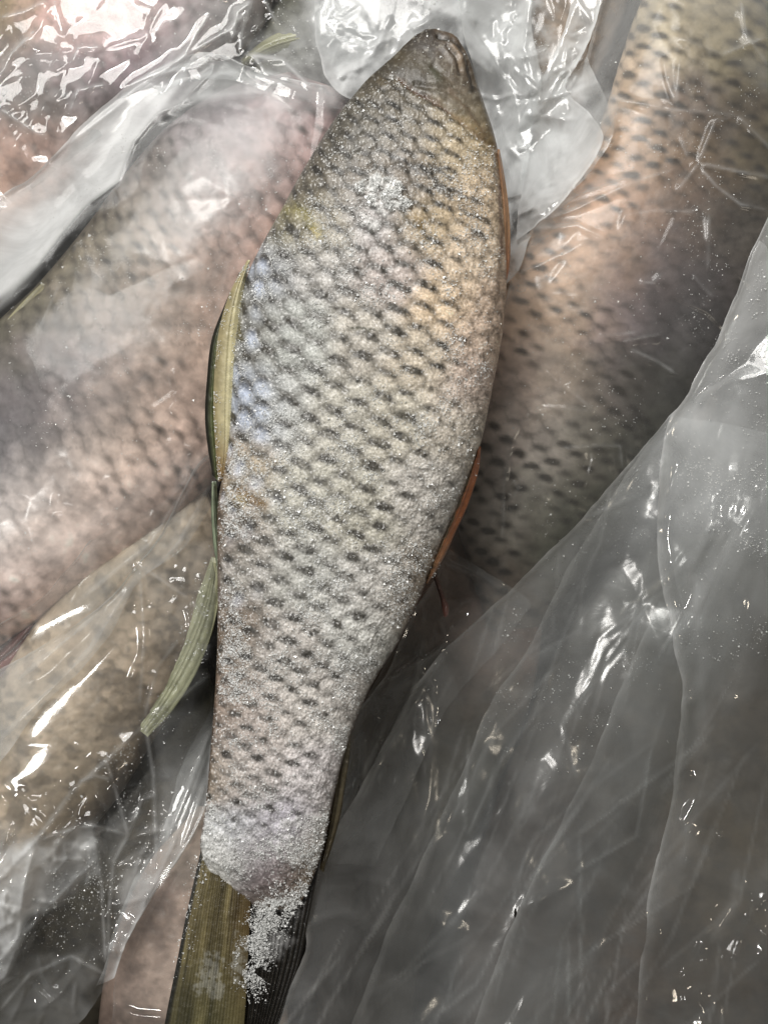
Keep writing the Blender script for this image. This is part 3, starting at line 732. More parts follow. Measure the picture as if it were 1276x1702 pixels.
br = wrapped_fish('wrapped_carp', 'dim brown fish deep under the layered film at the lower right', 'fish',
 [(1040,900,1240,880),(940,1050,1330,1040),(860,1220,1360,1220),(800,1400,1340,1420),(760,1580,1300,1600),(740,1800,1260,1800)],
 0.026, 0.16, [(1100,1000,70,66,56),(1000,1200,62,54,44),(1200,1200,84,74,62),(900,1400,56,46,40),(1100,1450,66,56,46),(1230,1450,92,80,62),(860,1600,62,50,42),(1000,1650,70,58,48),(1200,1650,74,62,48)], sc=38, spots=.3, relief=2, nu=170, nv=70)
tl = wrapped_fish('wrapped_carp', 'pink-grey fish under creased film in the upper left corner', 'fish',
 [(360,-160,470,-60),(250,-120,440,40),(130,-70,370,120),(20,-20,270,200),(-80,50,170,290),(-160,150,80,370),(-220,260,0,440),(-260,340,-80,480)],
 0.040, 0.27, [(100,30,196,166,160),(200,20,186,160,156),(300,40,150,136,138),(40,100,110,100,100),(120,100,128,112,116),(220,110,150,132,136),(60,180,92,86,80),(150,170,110,104,104),(260,130,150,140,146),(40,240,180,152,142),(120,230,150,136,132),(10,290,186,158,144),(10,30,150,134,110),(350,60,110,104,100)], sc=36, spots=.35, sigma=40)
tc = wrapped_fish('wrapped_carp', 'grey fish with a pale green fin behind the frosted head', 'fish',
 [(330,110,360,150),(380,40,430,160),(450,0,500,170),(520,-30,570,170),(600,-60,640,160),(680,-90,710,130),(760,-100,780,80)],
 0.028, 0.28, [(400,80,92,90,70),(450,60,104,104,84),(480,120,100,100,104),(540,60,130,128,128),(600,50,150,150,152),(680,40,160,160,160)], sc=30, spots=.4, nu=170, nv=70)
fin('dorsal_fin', [(400,98,404,112),(440,66,448,92),(480,48,496,80),(520,40,536,74),(548,34,556,66)], 0.042, lambda px, py, u, v, r: mixc((150,148,112),(84,84,62), sstep(.3, .9, v)), tc, rays=3, bulge=4)
tr = wrapped_fish('wrapped_carp', 'brown fish end showing between two cloudy bag folds, top right of the frosted head', 'fish',
 [(830,-110,1060,-110),(860,-40,1050,-40),(872,30,1036,30),(878,90,1010,90),(884,150,980,150),(888,220,950,220),(892,280,925,280)],
 0.030, 0.26, [(900,0,170,156,142),(940,30,150,132,116),(990,40,128,112,98),(900,90,150,138,124),(940,90,136,114,96),(930,150,120,104,88)], sc=34, spots=.25, nu=140, nv=60)

# base under the pile
yy, xx = np.meshgrid(np.linspace(-2.2, 2.2, 40), np.linspace(-2.2, 2.2, 40), indexing='ij')
base_c = np.tile(lin((46, 42, 36)), (40 * 40, 1)).reshape(40, 40, 3) * (0.8 + .4 * fbm(xx * 100, yy * 100, 30, 3))[..., None]
fl = grid_object('ground', np.stack([xx, -yy, 0 * xx - 0.01], -1), M_WRAP, cols=base_c); fl['kind'] = 'structure'

# ------------------------------------------------------------------ how high the pile stands, for the film to lie on
top = np.full(GX.shape, 0.012)
for px, py, z in FISH_TOPS:
    xi = ((px - M0) / MS).round().astype(int); yi = ((py - M0) / MS).round().astype(int)
    k = (xi >= 0) & (xi < MW) & (yi >= 0) & (yi < MH)
    np.maximum.at(top, (yi[k], xi[k]), z[k])
    top = top
top = np.maximum(top, .0755 * poly_mask([(352,925),(366,930),(362,1010),(345,1075),(318,1135),(280,1190),(246,1225),(222,1205),(240,1165),(268,1110),(300,1050),(330,985)]))
top = np.maximum(top, .0465 * poly_mask([(400,98),(440,66),(480,45),(548,32),(558,66),(496,84),(448,96),(404,114)]))
top = maxf(top, 6)
lie = blur(maxf(top, 26), 60)
lie = np.maximum(lie, blur(top, 26) + 0.0012)
lie = blur(lie, 24)
# ceiling under the frozen fish
mp = np.array(main_pairs, float)
outline = np.concatenate([mp[:, :2], mp[::-1, 2:]])
inside = poly_mask(outline, 0)
deep = blur(inside, 90)
cap = np.where(inside > .5, ZM - 0.004 - 0.05 * sstep(.45, 1.0, deep), 9.0)
cap2 = ZM + 0.03 * (1 - blur(inside, 24)) / 1.0 + np.where(inside > .5, -.004, .0)
C1 = crumple(95, 11); C2 = crumple(42, 12); C3 = crumple(20, 13, 1.4, .6); C4 = crumple(48, 14, 3.2, math.radians(28)); C5 = crumple(34, 15, 3.0, math.radians(-30)); C6 = crumple(13, 16, 5.0, math.radians(12))

# ================================================================== PLASTIC BAGS
def sheet(name, pairs, nu, nv, zmap, milkmap, mat, parent, under=True, rim=0.25, rim_w=5, rim_lift=0.0012, label=None, fade=0.0):
    E = spline(pairs, nu); v = np.linspace(0, 1, nv)
    px = E[:, 0:1] * (1 - v) + E[:, 2:3] * v; py = E[:, 1:2] * (1 - v) + E[:, 3:4] * v
    # film edges are never quite straight
    wob = (fbm(px, py, 60, 77, 4) - .5) * 10
    px = px + wob; py = py + (fbm(px, py, 60, 87, 4) - .5) * 10
    z = sample(box1(box1(zmap, 1, 0), 1, 1), px, py)
    if under:
        z = np.minimum(z, sample(cap, px, py))
    L = E[:, :2]; R = E[:, 2:]
    wd = np.hypot(*(R - L).T)[:, None]
    d = np.minimum(v[None] * wd, 1e9)
    e = np.exp(-(d / rim_w) ** 2)
    milk = np.clip(sample(milkmap, px, py) + rim * e * sstep(.25, .7, fbm(px, py, 45, 97)), 0, .93)
    milk = milk * (1 - fade * sstep(.35, 1.0, v)[None])
    z = z + rim_lift * e
    P = place(px, py, z)
    return grid_object(name, P, mat, parent, cols=None, floats={'milk': milk})

def rnd_creases(n, box, ang, spread, length, h, w, seed):
    r = np.random.default_rng(seed); out = []
    for _ in range(n):
        x = r.uniform(box[0], box[2]); y = r.uniform(box[1], box[3]); a = math.radians(ang + r.normal(0, spread)); l = length * r.uniform(.4, 1.3)
        bend = r.normal(0, .12) * l
        mx, my = x + math.cos(a) * l / 2 - math.sin(a) * bend, y + math.sin(a) * l / 2 + math.cos(a) * bend
        out.append(([(x, y), (mx, my), (x + math.cos(a) * l, y + math.sin(a) * l)], h * r.choice([1, 1, -.7]) * r.uniform(.5, 1.3), w * r.uniform(.6, 1.4)))
    return out

U = S
def LM(l): return line_map(l, crest=1.9)
# ---- left bag
bag1 = thing('plastic_bag', 'clear bag stretched over the big carp on the left, greyish along its upper fold', 'plastic bag', (-.1, .05, .03), 'plastic bags round the fish')
m1 = 0.005 + 0.04 * fbm(GX, GY, 200, 3)
m1 += 0.60 * poly_mask([(-90,360),(60,270),(150,180),(240,120),(330,84),(300,140),(262,186),(220,236),(196,300),(150,332),(104,384),(62,440),(20,480),(-90,560)], 8)
m1 += 0.25 * poly_mask([(240,120),(330,84),(430,112),(560,140),(560,190),(420,160),(330,170),(262,190)], 16)
m1 += 0.12 * poly_mask([(250,150),(540,150),(470,320),(300,330)], 60)
m1 += line_map([([(-40,545),(20,490),(62,444),(104,388),(150,336),(196,300),(222,236),(262,186),(330,160),(430,152)], .35, 12), ([(0,330),(120,235),(210,165)], .3, 6), ([(250,130),(400,120),(520,150)], .3, 8),
   ([(380,430),(350,560),(345,690)], .12, 6), ([(345,745),(250,905),(120,1010)], .35, 22), ([(60,940),(200,840),(330,740)], .22, 50), ([(60,560),(100,470)], .2, 3)])
h1 = lie + 0.0018 + U * (1.0 * LM([([(-40,545),(20,490),(62,444),(104,388),(150,336),(196,300),(222,236),(262,186),(330,160)], 12, 34), ([(0,330),(120,235),(210,165)], 6, 16), ([(240,125),(300,100),(365,90),(430,118)], 14, 30),
   ([(240,128),(330,112),(366,84)], 8, 14), ([(366,84),(352,118),(300,170)], 7, 16), ([(366,84),(420,130),(520,170)], 9, 20),
   ([(288,612),(296,650),(292,690)], 8, 14), ([(296,652),(250,684)], 7, 12), ([(276,732),(320,748)], 5, 10), ([(100,820),(96,838),(130,846)], 7, 12), ([(92,862),(110,858)], 6, 10), ([(345,745),(300,830),(250,905),(120,1010)], 12, 26), ([(330,700),(310,800),(240,880)], 6, 18)]
   + [])
   + C1 * 6 + C3 * .5 + C2 * 2.5 * sstep(.45, .6, fbm(GX, GY, 160, 8)) + C5 * 1.5)
h1 = h1 + 0.003 * poly_mask([(-90,360),(60,270),(150,180),(240,120),(300,150),(190,290),(62,430),(-90,540)], 40)
sheet('film', [(-80,385,-80,1190),(0,325,60,1085),(60,288,150,1012),(150,196,262,902),(240,128,322,792),(330,86,372,740),(430,116,470,600),(520,138,560,420),(600,150,620,300)], 380, 270, h1, np.clip(m1, 0, .85), M_TAUT, bag1, rim=.3)
mb = 0.14 + .08 * fbm(GX, GY, 90, 9) + line_map([([(330,790),(255,905),(140,1040),(30,1130)], .3, 8), ([(240,940),(150,1080),(0,1230)], .25, 10), ([(352,800),(300,900),(225,985)], .3, 7)])
hb = lie + 0.006 + U * (line_map([([(330,790),(255,905),(140,1040),(30,1130)], 14, 30), ([(240,940),(150,1080),(0,1230)], 12, 26), ([(352,800),(300,900),(225,985)], 9, 20)]) + C4 * 6 + C3 * .6)
sheet('fold', [(372,735,372,790),(325,780,345,850),(290,850,310,905),(255,905,232,968),(190,985,170,1075),(120,1040,80,1165),(40,1090,0,1265),(-60,1150,-80,1360)], 260, 60, hb, mb, M_TAUT, bag1, rim=.3)

# ---- lower-left bag
bag2 = thing('plastic_bag', 'heavily crumpled clear bag at the lower left with bright white creases', 'plastic bag', (-.15, -.12, .03), 'plastic bags round the fish')
cr2 = [([(239,1194),(247,1231),(256,1289),(260,1412)], 13, 18), ([(188,1297),(214,1388),(190,1433),(181,1520),(181,1612)], 14, 18), ([(239,1206),(180,1262),(120,1317),(62,1396),(8,1453)], 14, 26),
 ([(153,1372),(169,1466),(177,1612)], 11, 16), ([(60,1400),(100,1384),(153,1372),(214,1388)], 11, 18), ([(140,1450),(90,1500),(41,1552),(0,1643)], 13, 24), ([(355,1206),(310,1320),(272,1412)], 8, 14),
 ([(188,1297),(160,1290),(130,1300)], 8, 14), ([(188,1297),(176,1262)], 8, 14), ([(214,1388),(236,1330),(262,1320)], 10, 16), ([(60,1400),(40,1470),(30,1560),(0,1600)], 12, 22), ([(225,935),(262,960),(320,1000)], 8, 12), ([(232,940),(240,1060),(232,1180)], 6, 12),
 ([(345,1290),(300,1420),(245,1500)], 7, 16), ([(350,1240),(290,1400),(215,1560)], 6, 14), ([(0,1680),(50,1620),(120,1590),(185,1625)], 10, 20), ([(300,1060),(262,1110),(240,1194)], 5, 10), ([(318,1000),(345,1030)], 6, 8), ([(352,1120),(300,1160),(240,1194)], 6, 16)]
h2 = lie + 0.0035 + U * (1.3 * LM(cr2 + rnd_creases(90, (0, 1290, 280, 1640), 110, 40, 70, 5, 11, 15) + rnd_creases(22, (230, 850, 350, 1180), 70, 40, 45, 3.5, 8, 16))
     + (C2 * 13 + C3 * 1.4 + C5 * 10 * sstep(.4, .55, fbm(GX, GY, 120, 31))) * sstep(1260, 1400, GY + .45 * GX - 40) + C1 * 7)
h2 = h2 + 0.012 * poly_mask([(-90,1420),(100,1360),(240,1300),(330,1200),(360,1330),(200,1580),(90,1740),(-90,1740)], 60)
m2 = 0.03 + .10 * sstep(.45, .65, fbm(GX, GY, 110, 33)) + line_map([(p, .3, max(4, w * .28)) for p, h, w in cr2])  # crease lines: bright fold highlights painted as haze
m2 += (.40 + .5 * sstep(.40, .62, fbm(GX, GY, 34, 191, 3))) * poly_mask([(-90,1430),(60,1400),(150,1375),(165,1440),(100,1500),(40,1520),(10,1620),(-90,1720)], 14) + .16 * poly_mask([(255,1180),(350,1180),(345,1340),(205,1590),(185,1620),(200,1440),(262,1400)], 14)  # first patch: white highlights of the crumpled film painted in as haze
sheet('film', [(150,900,372,785),(60,1000,370,940),(-60,1080,368,1080),(-70,1250,358,1230),(-70,1400,335,1365),(-70,1520,240,1510),(-70,1640,196,1600),(-70,1700,150,1680),(-70,1770,70,1760)][::1], 380, 170, h2, np.clip(m2, 0, .88), M_FILM, bag2)
# rim on the open side of that bag
hs = h2 + .0035 + U * C4 * 4
sheet('fold', [(368,1150,366,1151),(352,1255,300,1280),(342,1340,262,1400),(300,1420,225,1460),(245,1500,200,1520),(206,1580,178,1590),(188,1625,160,1640)], 200, 60, hs, .16 + 0 * GX + .1 * fbm(GX, GY, 50, 35), M_FILM, bag2, rim=.35)
# clear film over the pink belly
sheet('film', [(236,1470,350,1380),(195,1590,335,1480),(188,1650,305,1560),(186,1700,290,1640),(170,1770,270,1770)], 120, 70, lie + .004 + U * (C1 * 5 + line_map([([(186,1676),(230,1690),(280,1694)], 10, 16)])), .03 + 0 * GX, M_FILM, bag2, rim=.1)

# ---- upper-left bag
bag3 = thing('plastic_bag', 'crinkled clear bag over the pink-grey fish in the upper left corner', 'plastic bag', (-.15, .22, .03), 'plastic bags round the fish')
cr3 = [([(0,30),(40,20),(80,0)], 9, 16), ([(50,60),(20,90),(0,130)], 9, 14), ([(120,110),(130,80),(170,78)], 9, 16), ([(115,190),(130,150),(180,140)], 9, 16), ([(200,150),(280,110),(380,50),(420,10)], 9, 18), ([(190,175),(300,100),(350,20)], 7, 14),
  ([(385,70),(395,20),(420,0)], 12, 16), ([(420,0),(400,60),(398,92)], 10, 14), ([(405,90),(470,100),(520,150)], 9, 18), ([(420,90),(440,120),(490,130)], 8, 14), ([(0,180),(60,220),(80,225)], 6, 14), ([(90,0),(100,40),(106,60)], 7, 12), ([(440,0),(460,40)], 7, 12)]
h3 = lie + .004 + U * (LM(cr3 + rnd_creases(34, (0, 0, 560, 200), 128, 20, 130, 5, 13, 25)) + C2 * 6 + C3 * .6 + C1 * 9 + C5 * 4)
m3 = .03 + .10 * sstep(.45, .6, fbm(GX, GY, 80, 43)) + line_map([(p, .2, max(5, w * .45)) for p, h, w in cr3]) + .2 * poly_mask([(330,0),(420,-60),(420,40),(300,120),(200,170),(240,110)], 20)
m3 += line_map([(p, .3, 3.5) for p, h, w in cr3])  # thin bright crease glints painted as haze
m3 += .35 * poly_mask([(500,-90),(660,-90),(660,160),(560,160),(535,90),(515,40)], 10)
sheet('film', [(-80,-80,-80,400),(60,-80,30,330),(180,-80,150,240),(300,-80,260,160),(400,-80,360,130),(500,-80,470,160),(640,-80,610,190)], 300, 170, h3, np.clip(m3, 0, .7), M_FILM, bag3, rim=.1)

# ---- cloudy bag behind the head
bag4 = thing('plastic_bag', 'cloudy white bag bunched up behind and beside the frosted fish head', 'plastic bag', (.05, .2, .03), 'plastic bags round the fish')
cr4 = [([(540,60),(610,80),(660,60)], 8, 16), ([(560,130),(620,90),(640,50)], 8, 14), ([(880,0),(870,80),(895,150)], 9, 20), ([(905,110),(893,150),(900,190)], 7, 12), ([(830,250),(850,300),(845,360)], 9, 14), ([(840,240),(870,270),(850,330)], 8, 12),
  ([(800,100),(830,200),(850,260)], 6, 16), ([(820,20),(850,150),(870,240)], 5, 18), ([(1000,60),(930,130),(890,200)], 10, 20), ([(960,0),(930,80),(900,150)], 8, 18), ([(890,170),(960,150),(1040,120)], 7, 18), ([(870,190),(960,200)], 6, 14), ([(880,372),(940,320),(1000,240)], 10, 26), ([(870,360),(920,300),(930,230)], 8, 22)]
h4 = lie + .007 + U * (LM(cr4 + rnd_creases(150, (530, -20, 980, 380), 100, 50, 50, 4.5, 8, 35)) + C2 * 7 + C3 * 1.6 + C4 * 6 * sstep(780, 860, GX) + C6 * 1.6 + C5 * 4)
h4 += .012 * poly_mask([(780,60),(900,60),(900,360),(850,360)], 40)
m4 = .22 + .75 * sstep(.3, .75, fbm(GX, GY, 46, 52)) + line_map(rnd_creases(120, (530, -20, 980, 380), 100, 50, 60, .16, 5, 36)) + line_map([(p, .2, max(5, w * .5)) for p, h, w in cr4])  # crinkle highlights painted into the haze along the creases
m4 *= 1 - .75 * poly_mask([(940,-90),(1100,-90),(1100,500),(900,420),(900,330),(950,200),(960,90)], 50)
m4 += .12 * poly_mask([(740,-80),(890,-80),(900,150),(850,260),(800,120)], 12) - .34 * poly_mask([(846,330),(900,330),(930,360),(880,480),(846,520)], 16) - .42 * poly_mask([(893,-90),(960,-90),(940,80),(890,140),(884,70)], 8)
sheet('film', [(528,-80,1010,-80),(524,20,1000,0),(532,90,975,90),(560,150,1010,170),(620,190,1020,210),(680,260,985,280),(740,330,930,340),(800,420,885,390),(820,500,862,450)], 330, 260, h4, np.clip(m4, .05, .85), M_FILM_SOFT, bag4, rim=.15)
# a fold of the same bag, doubled
h4b = h4 + .004 + U * C5 * 5
sheet('fold', [(745,-80,892,-80),(768,40,884,40),(790,130,900,140),(812,200,890,190),(828,270,880,250),(838,330,870,320)], 220, 70, h4b, .34 + .2 * fbm(GX, GY, 40, 55), M_FILM_SOFT, bag4, rim=.2)
sheet('fold', [(1015,-80,940,-80),(990,30,945,20),(960,110,905,120),(940,150,880,170),(980,190,860,230),(1000,230,868,300),(940,330,862,350),(890,378,858,400)], 220, 80, h4 + .006 + U * C3 * 4, .26 + .28 * fbm(GX, GY, 36, 57), M_FILM, bag4, rim=.25)

# ---- right bag
bag5 = thing('plastic_bag', 'clear wrinkled bag tight over the peach-bellied carp on the right', 'plastic bag', (.13, .1, .03), 'plastic bags round the fish')
cr5 = [([(1000,160),(1040,168),(1117,183),(1224,191)], 9, 13), ([(1224,191),(1250,218),(1290,258)], 10, 14), ([(1224,191),(1187,203),(1172,240),(1160,271)], 8, 11), ([(1160,271),(1220,284),(1290,298)], 9, 15), ([(1160,271),(1125,317)], 7, 10), ([(1160,275),(1190,310),(1230,340),(1276,350)], 8, 14),
  ([(1101,95),(1108,130),(1121,173)], 8, 10), ([(1130,95),(1126,130),(1123,173)], 8, 10), ([(1164,341),(1150,352),(1090,350),(1039,358),(1028,390)], 7, 11), ([(883,372),(960,345),(1060,300),(1125,280)], 9, 14), ([(883,372),(950,330),(1060,290)], 8, 13), ([(883,380),(960,375),(1010,400)], 5, 12), ([(883,366),(930,310),(990,280)], 8, 14),
  ([(1177,354),(1178,400),(1175,452)], 7, 12), ([(1150,456),(1165,475),(1187,497)], 9, 10), ([(1060,470),(1085,470),(1100,455)], 6, 10), ([(990,560),(1030,556),(1060,552)], 5, 7), ([(1035,568),(1070,560),(1100,556)], 9, 14), ([(1046,580),(1090,600),(1124,622)], 9, 14), ([(938,640),(960,660),(985,682)], 9, 13), ([(895,678),(940,680),(985,684)], 6, 8),
  ([(870,690),(850,730),(836,810),(834,890)], 6, 6), ([(874,700),(880,690)], 5, 5), ([(926,745),(990,742),(1030,742),(1034,780)], 6, 6), ([(850,800),(862,810),(850,830)], 5, 6), ([(838,830),(834,895)], 5, 5), ([(845,460),(900,440),(980,400)], 5, 14), ([(1276,60),(1200,90),(1120,60)], 7, 16), ([(1230,0),(1240,60),(1276,110)], 8, 16)]
h5 = lie + .0022 + U * (LM(cr5 + rnd_creases(7, (900, 0, 1276, 700), 35, 30, 220, 2.0, 14, 45) + rnd_creases(10, (830, 560, 980, 900), 80, 20, 70, 3, 6, 46)) + C1 * 6 + C2 * 3 * sstep(.50, .62, fbm(GX, GY, 110, 58)) + C3 * .3 + C5 * 1)
m5 = .01 + .05 * fbm(GX, GY, 90, 62) + line_map([(p, .13, max(4, w * .4)) for p, h, w in cr5])
m5 += line_map([(p, .24, 3.2) for p, h, w in cr5]) * sstep(.35, .65, fbm(GX, GY, 36, 211, 3))  # broken crease glints painted as thin haze lines
m5 += .34 * poly_mask([(880,360),(930,250),(1010,150),(1040,170),(985,260),(940,330),(890,400)], 18) + .14 * poly_mask([(860,420),(1000,270),(1060,290),(900,470),(850,520)], 20) + .16 * poly_mask([(1010,-90),(1150,-90),(1080,60),(1020,160),(960,170)], 24)
m5 += .10 * poly_mask([(1060,-80),(1290,-80),(1290,160),(1200,90)], 20) + .10 * poly_mask([(836,470),(880,470),(850,780),(800,960),(700,1000),(790,780)], 12)
sheet('film', [(1010,-80,1350,-80),(985,40,1350,60),(960,150,1350,180),(915,260,1350,300),(880,372,1350,430),(845,480,1350,560),(820,600,1350,700),(795,730,1350,820),(760,850,1300,900),(700,970,1200,960),(650,1080,1080,1050),(590,1190,960,1150)], 440, 200, h5, np.clip(m5, 0, .7), M_TAUT, bag5, rim=.12)

# ---- film between belly and grey bag
bag6 = thing('plastic_bag', 'small limp piece of clear film tucked below the orange fin of the frosted fish', 'plastic bag', (.03, -.08, .03), 'plastic bags round the fish')
cr6 = [([(735,925),(790,950),(845,985)], 8, 12), ([(640,1132),(680,1108),(722,1085),(742,1064)], 10, 9), ([(590,1160),(640,1132)], 8, 8), ([(728,1000),(790,996)], 6, 8), ([(742,1064),(730,1030),(770,1000)], 6, 12), ([(700,1060),(690,1130),(660,1210)], 7, 10), ([(740,1080),(700,1150),(640,1250)], 8, 12), ([(604,1215),(604,1300),(600,1320)], 7, 7), ([(690,1105),(720,1140),(716,1230)], 6, 14), ([(640,1200),(560,1370),(520,1470)], 8, 14), ([(680,1160),(640,1240),(600,1330)], 8, 9)]
h6 = lie + .006 + U * (LM(cr6 + rnd_creases(26, (600, 960, 800, 1240), 60, 40, 50, 4, 8, 55)) + C2 * 4 + C3 * 1)
m6 = .10 + .08 * fbm(GX, GY, 50, 65) + line_map([(p, .16, max(5, w * .5)) for p, h, w in cr6]) + .14 * poly_mask([(600,1170),(690,1120),(720,1250),(660,1330),(560,1420),(540,1400)], 8)
sheet('film', [(728,915,748,916),(735,925,800,945),(722,960,880,1000),(690,1010,870,1020),(640,1120,800,1110),(590,1190,740,1180),(575,1270,700,1270),(560,1350,660,1360),(540,1430,620,1440)], 260, 110, h6, np.clip(m6, 0, .6), M_FILM, bag6, rim=.12)

# ---- big grey bag, lower right: layer over layer
bag7 = thing('plastic_bag', 'big grey translucent bag with long slanting folds filling the lower right', 'plastic bag', (.12, -.12, .03), 'plastic bags round the fish')
e1 = [(1290,330),(1240,440),(1190,560),(1150,635),(1110,695),(1040,775),(960,865),(860,965),(760,1062),(700,1125),(650,1215),(580,1345),(500,1498),(507,1580),(480,1650),(440,1770)]
e2 = [(1120,690),(1060,760),(1000,850),(950,930),(905,1020),(868,1090),(826,1145),(775,1270),(735,1350),(712,1400),(692,1450),(650,1530),(618,1620),(560,1770)]
e3 = [(1096,1000),(1060,1080),(1010,1200),(985,1262),(940,1350),(900,1430),(862,1510),(830,1590),(760,1770)]
e4 = [(1262,400),(1212,520),(1160,620),(1112,700),(1098,760),(1094,800),(1090,900),(1104,990),(1122,1080),(1132,1160),(1120,1260),(1110,1350),(1086,1450),(1070,1560),(1050,1770)]
e5 = [(1300,640),(1250,760),(1240,900),(1262,1000),(1268,1150),(1262,1250),(1236,1400),(1200,1560),(1170,1770)]
wet = sstep(.38, .60, fbm(GX * 1.5 + GY * .5, GY * .7, 210, 68, 4))
base7 = blur(np.maximum(lie + .014, .070 + .060 * sstep(900, 1300, GX) * sstep(1500, 800, GY) + .055 * sstep(760, 480, GX) * sstep(1250, 1420, GY)), 40)
def rays7(seed, n, h): return rnd_creases(n, (560, 700, 1276, 1650), 118, 9, 320, h, 22, seed)
h7 = base7 + U * (C6 * .25 + 1.1 * line_map([(e1, 8, 16), ([(700,1140),(714,1230),(712,1330),(690,1420)], 9, 18), ([(590,1460),(640,1470),(680,1530)], 6, 12), ([(500,1545),(560,1520),(600,1530)], 7, 14), ([(955,1740),(985,1600),(1005,1560)], 6, 18)] + rays7(65, 14, 6) + rnd_creases(90, (560, 650, 1276, 1650), 117, 8, 380, 2.2, 7, 78)) + C4 * 4 + C1 * 5 + C3 * .8)
tone = sstep(1300, 600, GY) * .14 + .03 * fbm(GX, GY, 120, 71)
thin7 = line_map([(p, abs(h), w) for p, h, w in rnd_creases(90, (560, 650, 1276, 1650), 117, 8, 380, .24, 4.2, 78)])  # long bright fold lines, painted as haze
m7 = .10 + .05 * wet + tone + thin7 + line_map([(e1, .10, 14), ([(700,1140),(714,1230),(712,1330),(690,1420)], .10, 20), ([(520,1500),(580,1360),(660,1220)], .12, 30)])
full = lambda e: [(x, y, 1350, y + 20) for x, y in e]
sheet('film', full(e1), 330, 170, h7, np.clip(m7, 0, .6), M_FILM_SOFT, bag7, under=False, rim=.26, rim_w=6)
h7b = h7 + .004 + U * (line_map([(e2, 8, 18)] + rays7(66, 14, 6)) + C5 * 3)
m7b = .03 + .06 * sstep(.40, .58, fbm(GX, GY, 110, 73, 3)) + tone + line_map([(e2, .12, 16), ([(830,1150),(800,1280),(745,1370)], .10, 16)])
sheet('film', [(x, y, x + 330, y + 60) for x, y in e2], 300, 90, h7b, np.clip(m7b, 0, .6), M_FILM_SOFT, bag7, under=False, fade=.95, rim=.10, rim_w=8)
h7c = h7 + .007 + U * (line_map([(e3, 9, 20)] + rays7(67, 12, 7)) + C4 * 3)
m7c = .03 + .06 * fbm(GX, GY, 70, 75) + line_map([(e3, .12, 18)])
sheet('fold', [(x, y, x + 120 + .1 * (y - 1000), y + 40) for x, y in e3], 220, 50, h7c, np.clip(m7c, 0, .6), M_FILM_SOFT, bag7, under=False, fade=1.0, rim=.07, rim_w=8)
h7d = h7 + .010 + U * (1.5 * line_map([(e4, 12, 20), ([(1190,1380),(1226,1440),(1222,1500),(1180,1570)], 12, 26), ([(1276,1480),(1240,1540),(1210,1610)], 12, 22), ([(1130,1150),(1118,1300),(1090,1450)], 9, 10)] + rnd_creases(30, (1090, 700, 1276, 1680), 98, 12, 180, 7, 16, 68)) + C2 * 4 * sstep(1300, 1500, GY) + C4 * 4)
m7d = .03 + line_map([([(1135,1230),(1118,1330),(1088,1445)], .4, 6), ([(1226,1440),(1222,1500),(1180,1570)], .2, 16)]) + .20 * sstep(1150, 700, GY) + .08 * wet + line_map([(e4, .16, 20), ([(1150,920),(1165,1100),(1170,1250)], .14, 24)])  # first lines: streak glints painted into the haze
sheet('fold', [(x, y, min(1350, x + 12 + i * 90), y + 10) for i, (x, y) in enumerate(e4)], 330, 80, h7d, np.clip(m7d, 0, .7), M_FILM, bag7, under=False, rim=.16, rim_w=8)
# ================================================================== WATER DROPS AND FROST ON THE FILM
def drop_mesh(name, r, seed):
    rr = np.random.default_rng(seed); nu, nv = 9, 18
    th = np.linspace(0.02, math.pi / 2 * 1.15, nu)[:, None]; ph = np.linspace(0, 2 * math.pi, nv, endpoint=False)[None]
    wob = 1 + .10 * np.sin(2 * ph + rr.uniform(0, 6)) + .05 * np.sin(3 * ph + rr.uniform(0, 6))
    P = np.stack([np.sin(th) * np.cos(ph) * wob, np.sin(th) * np.sin(ph) * wob, np.cos(th) * .6 + 0 * ph], -1) * r
    return P
drops = [(1039,1082,4.6),(965,1263,5.2),(1193,1024,4),(1165,1029,3.4),(909,929,3.6),(930,899,2.6),(919,947,2.6),(981,1116,2.8),(1096,1147,3.4),(974,1211,3),(1027,1209,2.6),(1109,1233,3),(929,1284,3),(943,1284,2.6),
 (1024,918,3),(1065,890,3.4),(1020,968,3.2),(1070,1005,2.8),(1015,1144,3.4),(905,1164,3),(986,1318,2.8),(1156,1338,3),(791,1321,3.4),(1060,850,3),(1165,672,3.4),(1254,525,3.6),(1240,610,3),(1180,700,2.6)]
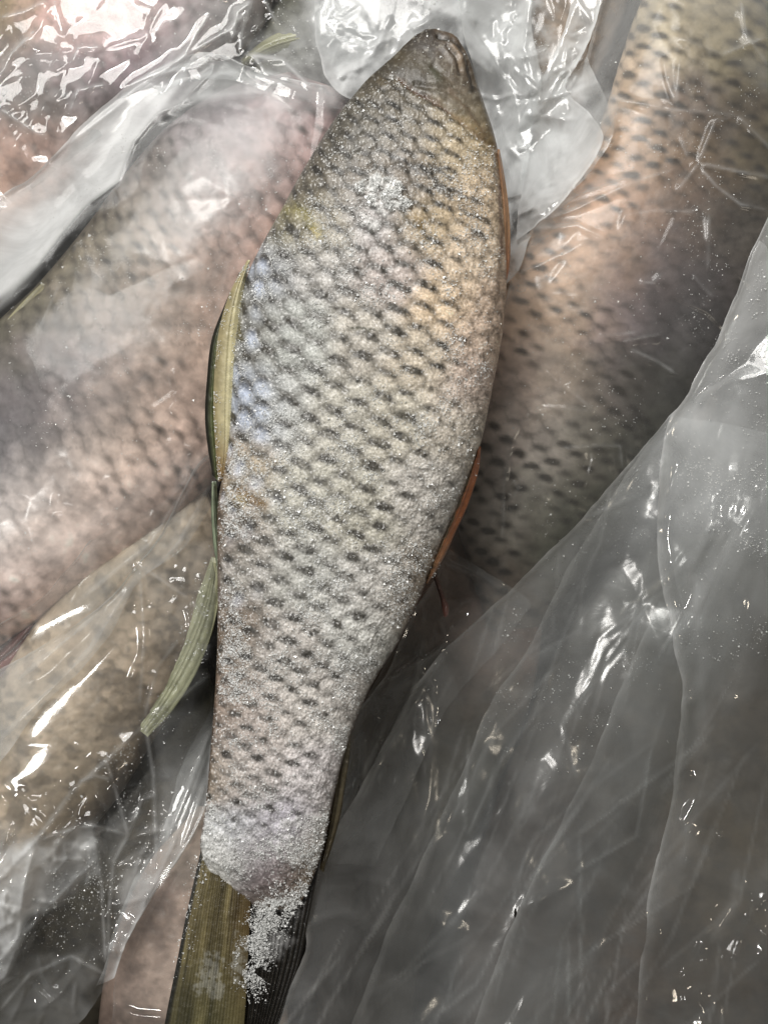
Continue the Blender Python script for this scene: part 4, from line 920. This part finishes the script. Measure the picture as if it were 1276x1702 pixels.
for i, (x, y, r) in enumerate(drops):
    hm = h7d if x > np.interp(y, [p[1] for p in e4], [p[0] for p in e4]) else (h7b if x > np.interp(y, [p[1] for p in e2], [p[0] for p in e2]) else h7)
    z = float(sample(hm, np.array([x * 1.0]), np.array([y * 1.0]))[0])
    o = grid_object('water_drop', drop_mesh('d', r * S, i), M_DROP, closed=True)
    c3 = place(np.array(float(x)), np.array(float(y)), z + 0.0004)
    o.location = c3
    o['label'] = 'tiny clear water drop standing on the big grey bag'; o['category'] = 'water drop'; o['group'] = 'water drops on the grey bag'
def specks(bag, hm, poly, n, r0):
    m = poly_mask(poly); p = (m * (fbm(GX, GY, 50, 88) ** 5)).ravel(); p /= p.sum()
    ids = rng.choice(p.size, n, p=p); x = GX.ravel()[ids] + rng.uniform(-1, 1, n); y = GY.ravel()[ids] + rng.uniform(-1, 1, n)
    grains('frost', place(x, y, sample(hm, x, y) + .0003), np.clip(rng.lognormal(math.log(r0), .5, n), .00008, .0008), bag)
specks(bag7, h7d, [(1120,700),(1276,380),(1276,1100),(1130,1100)], 1500, .00020)
specks(bag7, h7, [(1110,700),(860,980),(780,1200),(900,1300),(1100,1200)], 800, .00018)
specks(bag4, h4, [(620,0),(880,0),(960,200),(870,380),(830,250),(780,60)], 1400, .00022)
specks(bag1, h1, [(20,420),(240,180),(540,180),(330,720),(60,1000),(0,900)], 1800, .00018)
specks(bag2, h2, [(0,1400),(240,1200),(350,900),(340,1300),(180,1600),(0,1650)], 1300, .00022)
specks(bag5, h5, [(850,450),(1000,100),(1276,60),(1200,520),(900,900),(830,800)], 1300, .00018)
specks(bag3, h3, [(0,0),(540,0),(520,140),(0,300)], 800, .0002)

d = grid_object('dark_fleck', drop_mesh('f', 4 * S, 3) * np.array([.6, 2.2, 1]), mat_simple('dark_husk', (.01, .009, .007), .5), closed=True)
d.location = place(np.array(856.), np.array(1517.), float(sample(h7b, np.array([856.]), np.array([1517.]))[0]) + .004)
d['label'] = 'small black fleck lying on the dark lower part of the grey bag'; d['category'] = 'fleck'
